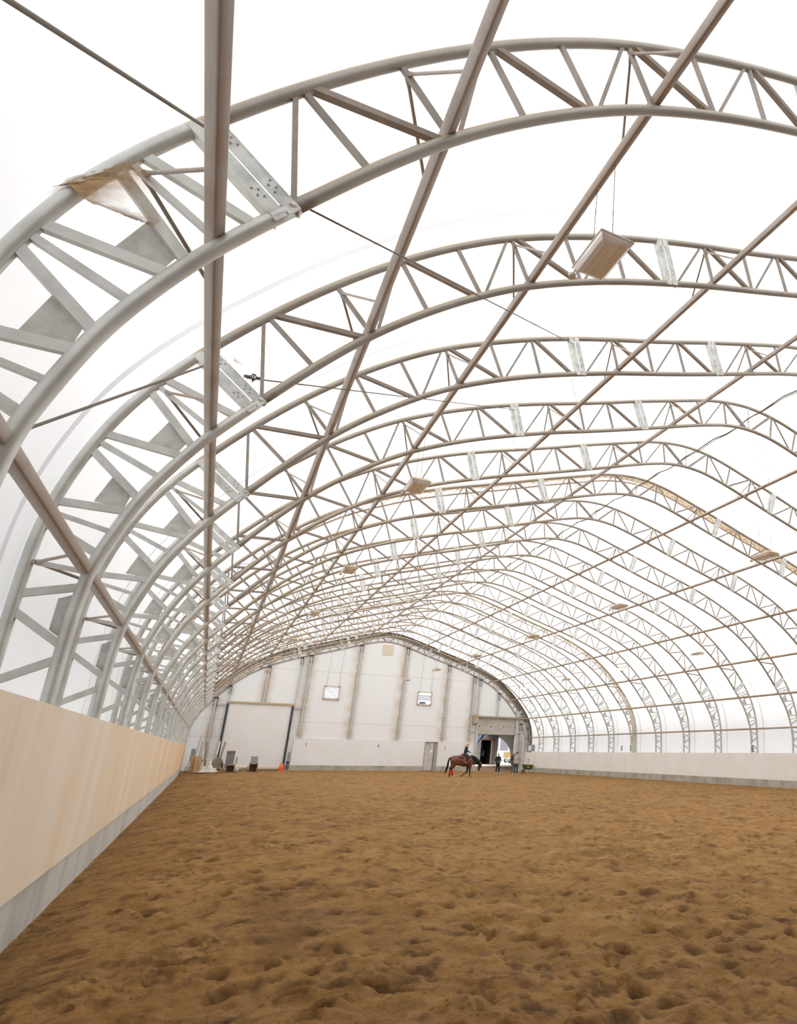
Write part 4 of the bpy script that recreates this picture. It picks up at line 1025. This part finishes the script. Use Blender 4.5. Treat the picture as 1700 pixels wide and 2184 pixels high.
def rider():
    e = empty('person', place_on_horse((.38,0,1.70)), 'rider with long blonde hair in dark clothes sitting on the bay horse', 'person', None, -.27)
    V = lambda x, y, z: Vector((x-.38, y, z-1.70))
    ch = [[(V(.34,0,1.76), .12), (V(.36,0,1.92), .105), (V(.39,0,2.10), .118), (V(.42,0,2.24), .10), (V(.44,0,2.33), .052), (V(.46,0,2.40), .047), (V(.47,0,2.44), .05)], [(V(.41,-.155,2.25), .058), (V(.41,0,2.25), .09), (V(.41,.155,2.25), .058)]]
    sl = []; tr = []; bt = []
    for sy in (-1, 1):
        sh, el, wr = V(.41,sy*.165,2.24), V(.50,sy*.21,2.00), V(.74,sy*.10,1.90)
        ch.append([(sh, .052), (el, .036), (wr, .023)]); ch += hand(wr, (1,0,-.25), (0,0,1), .92, .9, sy)
        sl.append([(sh, .066), (sh.lerp(el, .5), .058), (el, .050), (el.lerp(wr, .93), .037)])
        hp, kn, an = V(.36,sy*.12,1.74), V(.62,sy*.34,1.52), V(.42,sy*.42,1.16)
        ch.append([(hp, .10), (hp.lerp(kn, .5), .085), (kn, .06), (kn.lerp(an, .35), .058), (an, .038)]); ch.append([(an+Vector((-.03,0,-.04)), .036), (an+Vector((.15,0,-.05)), .032)])
        tr.append([(hp, .118), (hp.lerp(kn, .5), .10), (kn, .075), (kn.lerp(an, .6), .065), (an, .055)])
        bt.append([(an+Vector((0,0,.02)), .050), (an+Vector((-.03,0,-.05)), .045), (an+Vector((.16,0,-.06)), .035)])
    hd = V(.49,0,2.53)
    balls = [(hd, .10, (.98,.80,1.08)), (hd+Vector((.035,0,-.05)), .066, (.9,.85,1)), (hd+Vector((.105,0,-.02)), .016, (1.2,.8,1.4))]
    fused('body', ch, M['skin'], e, .0105, 2, 12, balls)
    fused('top', [[(V(.33,0,1.78), .145), (V(.36,0,1.94), .135), (V(.39,0,2.10), .145), (V(.42,0,2.24), .12), (V(.44,0,2.32), .07)], [(V(.41,-.155,2.25), .072), (V(.41,.155,2.25), .072)]]+sl, M['navy'], e, .017, 4)
    fused('trousers', [[(V(.33,-.07,1.78), .125), (V(.33,.07,1.78), .125)]]+tr, M['navy'], e, .016, 3)
    for b in bt: fused('boot', [b], M['boot'], e, .012, 2)
    fused('hair', [[(hd+Vector((-.03,0,.04)), .10), (hd+Vector((-.06,0,-.04)), .085)], [(hd+Vector((-.10,0,-.02)), .06), (hd+Vector((-.20,0,-.16)), .055), (hd+Vector((-.28,0,-.28)), .045), (hd+Vector((-.34,0,-.40)), .015)]], M['hairb'], e, .014, 3)
    f = MB()
    for sy in (-1, 1): f.ball(hd+Vector((.092,sy*.034,.012)), .011, 8)
    f.obj('eyes', M['dark'], e)
rider()
m = MB(); a = place_on_horse((.80,-.10,1.92)); b = place_on_horse((.80,.10,1.92))
for p, sy in ((a, -1), (b, 1)):
    q = place_on_horse((1.545,sy*.075,.60)); m.tube([p, place_on_horse((.92,sy*.10,1.72)), place_on_horse((1.05,sy*.17,1.35)), place_on_horse((1.35,sy*.13,.95)), q], .009, 6)
tag(m.obj('reins', M['dark']), 'thin dark reins from the rider hand to the horse mouth', 'reins')

# ------------------------------------------------------------------ cart, tools
cart = empty('garden_cart', Vector((27.40, 69.2, 0)), 'dark green dump cart with an olive top by the far right corner', 'cart', None, -.35)
def tub(e):
    b = [(-.36,-.28,.38),(.40,-.28,.38),(.40,.28,.38),(-.36,.28,.38)]; t = [(-.56,-.40,.84),(.56,-.40,.80),(.56,.40,.80),(-.56,.40,.84)]
    MB().add(b+t, [(3,2,1,0),(0,1,5,4),(1,2,6,5),(2,3,7,6),(3,0,4,7)]).obj('tub', M['green'], e)
    MB().add([(-.58,-.42,.84),(.58,-.42,.80),(.58,.42,.80),(-.58,.42,.84),(-.54,-.38,.90),(.54,-.38,.86),(.54,.38,.86),(-.54,.38,.90)], [(3,2,1,0),(4,5,6,7),(0,1,5,4),(1,2,6,5),(2,3,7,6),(3,0,4,7)]).obj('lid', M['olive'], e, bevel=.02)
    MB().box((.05,-.35,.62), (.16,.02,.08)).obj('label_plate', M['yellow'], e)
    for x, y_ in ((-.42,-.32), (-.42,.32)):
        m = MB(); m.tube([(x, y_-.04, .2), (x, y_+.04, .2)], .20, 18); m.obj('wheel', mat('brown_wheel', (.16,.10,.06), .8), e)
    for x, y_ in ((.38,-.24), (.38,.24), (.02,-.26)):
        m = MB(); m.tube([(x-.06, y_, .42), (x+.03, y_, .02)], .022, 8); m.obj('leg', M['steelpost'], e)
    m = MB()
    for y_ in (-.2, .2): m.tube([(.3,y_,.40),(.62,y_,.62),(.82,y_,.70)], .02, 8)
    m.obj('handle', M['dark'], e)
tub(cart)
sh = empty('shovel', Vector((27.62, 69.75, .88)), 'shovel handle sticking up out of the green cart', 'shovel')
MB().tube([(0,0,0), (.02,0,.42)], .018, 8).obj('shaft', M['dark'], sh); MB().box((.02,0,.45), (.13,.03,.06)).obj('grip', M['dark'], sh)
rk = empty('rake', Vector((28.15, 69.7, 0)), 'thin rake leaning on the right wall beside the cart', 'rake')
MB().tube([(0,0,.05), (.38,.5,1.72)], .016, 8).obj('shaft', M['wood'], rk); m = MB(); m.box((-.02,-.02,.06), (.36,.03,.03)); [m.tube([(-.18+i*.04,-.02,.06), (-.19+i*.04,-.05,0)], .005, 4) for i in range(9)]; m.obj('rake_head', M['dark'], rk)

# ------------------------------------------------------------------ far left corner
Yc = 72.2
def lean_board(x, y, w, h, t, ang, mt, label, rz=0.):
    o = MB().box((0,0,h/2), (w, t, h)).obj('leaning_board', M[mt], None, Vector((x, y, 0))); o.rotation_euler = (-ang, 0, rz); tag(o, label, 'board'); return o
lean_board(-.22, 71.6, .50, 1.28, .05, .16, 'ply', 'tan plywood sheet leaning at the far end of the left wall')
lean_board(-.62, 71.75, .30, 1.28, .05, .13, 'ply', 'narrower plywood sheet behind the tan one at the left wall end')
o = lean_board(-.40, 72.0, .24, 1.2, .03, .1, 'dark', 'dark filler sheet for the shaded gap between the two plywood sheets')  # shade of the open gap, made as a dark sheet
tag(MB().box((-.70, 73.5, 1.35), (.32, .12, .95)).obj('grey_panel', M['grey']), 'grey metal panel standing behind the plywood sheets', 'panel')
def pole(p, q, r, mt, label, name='leaning_pole'): tag(MB().tube([Vector(q)-Vector(p), Vector((0,0,0))], r, 8).obj(name, M[mt], None, Vector(p)), label, 'pole')
pole((-.62,73.2,.0), (-.36,75.5,2.98), .035, 'grey', 'tall dark metal pole leaning in the far left corner')
pole((-.25,73.2,.0), (-.20,75.5,2.42), .035, 'wood', 'shorter brown pole leaning beside the tall one')
pole((.0,73.5,.0), (.06,75.5,2.0), .045, 'white', 'white pole leaning beside the brown pole')
pole((.34,73.8,.0), (.12,75.6,2.38), .06, 'wicker', 'olive grey post leaning against the end wall')
pole((.95,75.5,.0), (1.15,77.8,2.5), .06, 'tarp', 'long pale plank leaning by the roll-up door')
pole((1.28,75.5,.3), (1.56,77.8,2.45), .07, 'wicker', 'olive plank leaning on the left rail of the roll-up door')
pole((1.02,75.5,.5), (1.14,77.9,2.2), .05, 'grey', 'grey green pole leaning left of the roll-up door')
tag(MB().box((.20, 74.2, .9), (.30, .05, .12)).box((.05, 74.2, .7), (.06,.05,.5)).box((.34, 74.2, .7), (.06,.05,.5)).obj('sawhorse', M['ply']), 'small wooden trestle behind the cream tarp', 'trestle')
def tarp():
    n = VN(21); nx, ny = 44, 30; vs = []
    for i in range(nx+1):
        for j in range(ny+1):
            x = -.1+1.45*i/nx; y_ = 71.4+1.3*j/ny
            z = .05+.20*n(x*3+.5, y_*2)+.16*n(x*8, y_*8)+.72*math.exp(-((x-.66)/.16)**2)*(.4+.6*j/ny)+.25*math.exp(-((x-.25)/.2)**2)*j/ny
            e_ = min(1, 6*min(i, nx-i)/nx, 6*min(j, ny-j+3)/ny); vs.append((x, y_, z*e_))
    m = MB(); m.add(vs, [(i*(ny+1)+j, (i+1)*(ny+1)+j, (i+1)*(ny+1)+j+1, i*(ny+1)+j+1) for i in range(nx) for j in range(ny)], True)
    o = m.obj('crumpled_tarp', M['tarp']); tag(o, 'crumpled cream tarp heaped on the dirt in the far left corner', 'tarp')
tarp()
pf = empty('pitchfork', Vector((-.88, 70.9, 0)), 'dark pitchfork leaning at the end of the plywood wall', 'pitchfork')
m = MB(); m.tube([(.10,.2,1.25), (0,0,.45)], .018, 8); m.obj('shaft', M['dark'], pf)
m = MB(); m.tube([(-.14,0,.40), (.14,0,.40)], .012, 6); [m.tube([(-.14+i*.035,0,.40), (-.16+i*.04,-.03,0)], .008, 5) for i in range(9)]; m.obj('tines', M['dark'], pf)
# barrel chair
bc = empty('barrel_chair', Vector((1.18, 72.6, 0)), 'round-backed olive armchair left of the tall sling chair', 'chair')
m = MB(); nseg = 20; vs = []
for i in range(nseg+1):
    a = math.pi*(.05+.9*i/nseg); ht = .62+.55*math.sin(a); r = .42
    for rr in (r, r-.09): vs += [(rr*math.cos(a), .05+rr*math.sin(a)*.7, .12), (rr*math.cos(a), .05+rr*math.sin(a)*.7, ht)]
m.add(vs, [f for i in range(nseg) for f in ((4*i,4*i+4,4*i+5,4*i+1),(4*i+2,4*i+3,4*i+7,4*i+6),(4*i+1,4*i+5,4*i+7,4*i+3))], True); m.obj('backrest', M['wicker'], bc)
MB().box((0,.05,.34), (.70,.52,.2)).obj('seat', M['wicker'], bc, bevel=.04)
for x in (-.3, .3):
    for y_ in (-.16, .3): MB().tube([(x,y_,0), (x,y_,.26)], .025, 8).obj('leg', M['dark'], bc)
for s_ in (-1, 1): m = MB(); m.tube([(s_*.42,-.20,.05), (s_*.44,-.22,.62), (s_*.42,.1,.66)], .018, 8); m.obj('armrest', M['dark'], bc)
def sling(x, y, back_h, w, label, mt, right_arm=True):
    e = empty('sling_chair', Vector((x, y, 0)), label, 'chair', 'metal armchairs by the roll-up door')
    m = MB(); m.add([(-w/2,.20,.46),(w/2,.20,.46),(w/2,.42,back_h),(-w/2,.42,back_h),(-w/2,.23,.46),(w/2,.23,.46),(w/2,.45,back_h),(-w/2,.45,back_h)], [(0,1,2,3),(7,6,5,4),(0,4,5,1),(1,5,6,2),(2,6,7,3),(3,7,4,0)]); m.obj('backrest', M[mt], e)
    MB().box((0,-.02,.45), (w,.48,.03)).obj('seat', M[mt], e)
    for s_ in (-1, 1):
        m = MB(); m.tube([(s_*(w/2+.04),-.26,0), (s_*(w/2+.04),-.24,.62), (s_*(w/2+.04),-.18,.68), (s_*(w/2+.04),.22,.68), (s_*(w/2+.04),.28,.62), (s_*(w/2+.02),.34,0)], .018, 8); m.obj('arm_frame', M['grey'], e)
    m = MB(); m.tube([(-w/2-.04,-.24,.43),(w/2+.04,-.24,.43)], .015, 6); m.tube([(-w/2-.02,.22,.43),(w/2+.02,.22,.43)], .015, 6); m.obj('cross_rails', M['grey'], e)
    return e
c1 = sling(2.05, 73.0, 1.72, .62, 'high-backed dark grey sling chair behind the left mounting block', 'chaircloth')
MB().box((0,.385,1.60), (.63,.05,.14)).obj('headrest', mat('brown_headrest', (.22,.17,.11), .8), c1)
sling(3.95, 74.2, 1.28, .56, 'pale grey sling chair behind the right mounting block', 'chaircloth2')
tag(MB().tube([(0,0,0),(0,0,.36)], [.12,.15], 18).obj('plastic_bucket', mat('translucent_white_bucket', (.55,.55,.55), .4), None, Vector((2.62, 72.3, 0))), 'white plastic bucket right of the left mounting block', 'bucket')
tag(MB().box((2.55, 73.4, .95), (.12,.06,.55)).obj('upright_plank', M['ply']), 'short upright plank right of the high-backed chair', 'board')
def block_steps(x, y, label, flip=1, top=1.):
    e = empty('mounting_block', Vector((x, y, 0)), label, 'mounting block', 'wooden mounting blocks')
    m = MB(); m.box((flip*.28,0,.60*top), (.72,.62,.045)); m.obj('top_step', M['wood'], e)
    m = MB(); m.box((-flip*.36,0,.31), (.44,.62,.045)); m.obj('lower_step', M['wood'], e)
    for xx, h in ((flip*.56, .58*top), (-flip*.02, .58*top), (-flip*.50, .29)):
        MB().box((xx,0,h/2), (.05,.60,h)).obj('side_panel', M['wood'], e)
    m = MB(); m.bar((-flip*.50,-.30,.05), (-flip*.02,-.30,.50), .12, .03); m.obj('stringer', M['wood'], e)
    MB().box((flip*.28,.22,.28*top), (.56,.03,.5*top)).obj('back_panel', mat('wood_painted_shade', (.16,.10,.065), .8), e)  # dark tone paints in the shade of the open inside
block_steps(1.86, 71.4, 'brown wooden mounting block in front of the high-backed chair', 1, 1.)
block_steps(3.62, 73.4, 'brown wooden mounting block in front of the pale sling chair', 1, 1.18)
for x, y_, h, lab in ((6.28, 77.0, .78, 'orange traffic cone, the taller front one of two by the roll-up door'), (6.50, 77.5, .66, 'orange traffic cone, the shorter one behind by the roll-up door')):
    e = empty('traffic_cone', Vector((x, y_, 0)), lab, 'traffic cone', 'orange cones')
    MB().tube([(0,0,.03),(0,0,h)], [.15,.03], 18).obj('cone_body', M['orange'], e); MB().box((0,0,.02), (.38,.38,.04)).obj('base', M['orange'], e)
wp = empty('wrapped_post', Vector((6.95, 78.4, 0)), 'grey wrapped post with a blue band at the foot of the roll-up door', 'post')
MB().tube([(0,0,0),(.06,0,1.7)], .15, 12).obj('wrap', mat('grey_wrap', (.20,.19,.20), .8, 0, ((.33,.31,.30), 4, .4, .6)), wp); MB().tube([(.01,0,.62),(.02,0,.86)], .16, 12).obj('blue_band', M['bluew'], wp)
tag(MB().box((6.75, 77.6, .08), (.55,.4,.12)).obj('wooden_chock', M['wood']), 'low brown wooden chock beside the orange cones', 'chock')
tag(MB().box((4.75, 78.2, .12), (3.4,.12,.10)).obj('ground_pole', mat('grey_brown_pole', (.30,.26,.22), .8)), 'long low ground pole lying at the foot of the roll-up door', 'pole')

# ------------------------------------------------------------------ outside, seen through the open overhead door
def outside():
    m = MB(); ramp = [(79.86,0),(86.5,.42),(88,.62),(160,.62)]
    dk = mat('yard_dirt_painted_shade', (.10,.055,.027), .95, bump=(12,.3)); sn = mat('bright_sandy_snow', (.80,.74,.66), .95)  # shade under the shelter is put into the dark dirt colour
    vs = []
    for y_, z in ramp[:2]: vs += [(20,y_,z),(46,y_,z)]
    m.add(vs, [(0,1,3,2)]); o = m.obj('floor_4', dk); tag(o, kind='structure')
    vs = [(-60,86.5,.42),(140,86.5,.42),(-60,88,.62),(140,88,.62),(-60,200,.62),(140,200,.62)]
    o = MB().add(vs, [(0,1,3,2),(2,3,5,4)]).obj('floor_5', sn); tag(o, kind='structure')
    o = MB().add([(-80,-60,-.2),(-2.4,-60,-.2),(-2.4,84,-.2),(-80,84,-.2),(33,-60,-.2),(120,-60,-.2),(120,84,-.2),(33,84,-.2)], [(0,1,2,3),(4,5,6,7)]).obj('floor_6', mat('yard_ground', (.10,.09,.075), .95)); tag(o, kind='structure')
    n = VN(5); m = MB(); N_ = 60; vs = []
    for i in range(N_+1):
        x = -120+340*i/N_; h = 26+14*float(n(np.array([x*.03]), np.array([.5]))[0]); vs += [(x,185,.5),(x,200,h*.7),(x,215,h)]
    m.add(vs, [(3*i+j,3*i+3+j,3*i+4+j,3*i+1+j) for i in range(N_) for j in (0,1)], True); o = m.obj('added_bright_hill', sn); tag(o, kind='structure')  # added bright backdrop so that the louvre gaps come out white
    # roofed link with a curved end
    P = []
    for i in range(15):
        a = math.pi*.5*i/14; P.append((29.4+3.75*math.sin(a)**.9, .6+3.9*math.cos(a)**.8))
    m = MB(); vs = []
    for x, z in P: vs += [(x,80.0,z+.55),(x,88.2,z)]
    m.add(vs, [(2*i,2*i+2,2*i+3,2*i+1) for i in range(14)], True); o = m.obj('quonset_shelter', mat('dark_brown_corrugated_steel', (.09,.07,.055), .8)); s_ = o.modifiers.new('t', 'SOLIDIFY'); s_.thickness = .5
    tag(o, 'dark curved shelter roof outside the overhead door on the right', 'shelter')
    e = empty('shed', Vector((29.6, 88, .6)), 'grey block shed with a dark open doorway outside the overhead door', 'shed')
    blk = mat('grey_blue_block', (.36,.36,.39), .8, 0, ((.30,.30,.33), 3, .4, .6))
    def b(nm, x0, x1, z0, z1, mt, yo=0., th=.2): MB().box(((x0+x1)/2-29.6, yo, (z0+z1)/2-.6), (x1-x0, th, z1-z0)).obj(nm, mt, e)
    b('wall_panel', 27.6, 28.62, .0, 5.4, blk); b('wall_panel', 29.98, 30.72, .0, 5.4, blk); b('wall_panel', 28.62, 29.98, 3.42, 5.4, blk)
    b('dark_interior', 28.4, 30.2, 0, 4.0, M['black'], 3.5, .1); b('interior_side', 28.5, 28.6, 0, 4, M['black'], 1.7, 3.4); b('interior_side', 30.0, 30.1, 0, 4, M['black'], 1.7, 3.4); b('interior_roof', 28.4, 30.2, 3.6, 3.7, M['black'], 1.7, 3.4)
    b('door_post', 29.86, 30.0, .5, 3.45, M['hdoor'], -.15, .1); b('door_post', 30.02, 30.22, .5, 3.62, M['wood'], -.15, .1); b('door_header', 28.7, 30.22, 3.46, 3.66, M['wood'], -.15, .1)
    m = MB(); m.poly([(-2.0,-.9,2.1),(-2.0,-.9,3.0),(0.05,-.9,4.6),(-.4,-.9,4.6)], .08, Vector((0,1,0))); o = m.obj('blue_tarp_strip', mat('pale_blue_tarp', (.22,.32,.52), .7), e)
    for x, z, c in ((28.95,1.2,(.10,.09,.09)), (29.45,2.0,(.22,.20,.18)), (29.2,2.9,(.08,.07,.06))):
        fused('stored_bundle', [[(Vector((x-29.6,1.6,z-.6-.3)), .22), (Vector((x-29.5,1.7,z-.6+.2)), .16)]], mat('bundle', c, .9), e, .04, 3)
    gs = empty('grandstand', Vector((40, 111, .6)), 'weathered bleachers behind white posts, far outside the overhead door', 'grandstand')
    for i in range(5): MB().box((0, i*.7, 2.0+i*.52), (9, .5, .14)).obj('bench_row', mat('weathered_plank', (.30,.27,.25), .9), gs)
    MB().box((0, 4.0, 3.2), (9, .1, 2.8)).obj('back_panel', mat('blue_grey_back', (.30,.34,.42), .8), gs)
    MB().box((0, -.8, .88), (9, .1, 1.78)).obj('front_wall', M['white'], gs)
    for x in (-3.2,-1.2, .35, .95, 3): MB().box((x, -.7, 2.6), (.16,.16,3.4)).obj('post', M['white'], gs)
    tr = empty('tractor_bucket', Vector((39.0, 107, .6)), 'yellowish machine standing in the bright yard', 'machine'); MB().box((0,0,1.15), (.9,1.2,.9)).obj('cab', mat('faded_yellow', (.33,.23,.11), .7), tr, bevel=.08)
    for x in (-.35,.35): MB().tube([(x,-.7,.35),(x,-.5,.35)], .35, 16).obj('wheel', M['rubber'], tr)
    tr.name = 'yard_tractor'
    cr = empty('car', Vector((38.0, 100, .6)), 'pale silver car parked in the bright yard', 'car')
    cr.scale = (.8,.8,.8)
    fused('car_body', [[(Vector((-1.9,0,.6)), .38), (Vector((1.9,0,.6)), .38)], [(Vector((-1.0,0,1.05)), .32), (Vector((.8,0,1.05)), .32)]], mat('silver_paint', (.22,.24,.27), .3), cr, .06, 3)
    for x in (-1.25, 1.25): MB().tube([(x,-.5,.33),(x,.5,.33)], .33, 16).obj('wheel', M['rubber'], cr)
outside()

# ------------------------------------------------------------------ sky light
w = bpy.data.worlds.new('overcast'); SC.world = w; w.use_nodes = True; nt = w.node_tree; bg = nt.nodes['Background']
tc = nt.nodes.new('ShaderNodeTexCoord'); sp = nt.nodes.new('ShaderNodeSeparateXYZ'); nt.links.new(tc.outputs['Generated'], sp.inputs[0])
cr = nt.nodes.new('ShaderNodeValToRGB'); nt.links.new(sp.outputs[2], cr.inputs[0])
cr.color_ramp.elements[0].position = 0.0; cr.color_ramp.elements[0].color = (.07,.072,.078,1)
cr.color_ramp.elements[1].position = 1.0; cr.color_ramp.elements[1].color = (1.45,1.44,1.42,1)
ce = cr.color_ramp.elements.new(.35); ce.color = (.36,.36,.37,1)
nt.links.new(cr.outputs[0], bg.inputs[0]); bg.inputs[1].default_value = 3.0
sun = bpy.data.lights.new('veiled_sun', 'SUN'); sun.energy = 2.0; sun.angle = math.radians(25); sun.color = (1,.97,.93)
so = bpy.data.objects.new('veiled_sun', sun); COL.objects.link(so); so.rotation_euler = (math.radians(4), math.radians(6), 0)

# ------------------------------------------------------------------ camera
Rm = ((0.84835,-0.52924,0.01463),(-0.16998,-0.24609,0.95423),(0.50141,0.812,0.29873))
cam = bpy.data.cameras.new('camera'); co = bpy.data.objects.new('camera', cam); COL.objects.link(co); SC.camera = co
mw = Matrix(((Rm[0][0],Rm[1][0],-Rm[2][0],0),(Rm[0][1],Rm[1][1],-Rm[2][1],0),(Rm[0][2],Rm[1][2],-Rm[2][2],ZF*S),(0,0,0,1)))
co.matrix_world = mw
cam.sensor_fit = 'VERTICAL'; cam.sensor_height = 36; cam.sensor_width = 36
cam.lens = 1505.17/2184*36; cam.shift_x = (850-1415.02)/2184; cam.shift_y = (1144.66-1092)/2184; cam.clip_end = 500; cam.clip_start = .05
vs_ = SC.view_settings; vs_.view_transform = 'Standard'; vs_.look = 'None'; vs_.exposure = 0; vs_.gamma = 1; vs_.use_curve_mapping = False
cy = SC.cycles; cy.use_denoising = True; cy.max_bounces = 8; cy.diffuse_bounces = 5; cy.transmission_bounces = 6; cy.transparent_max_bounces = 8; cy.caustics_reflective = False; cy.caustics_refractive = False
for o in bpy.data.objects:
    if o.parent and 'label' in o and o.parent: pass
bpy.context.view_layer.update()
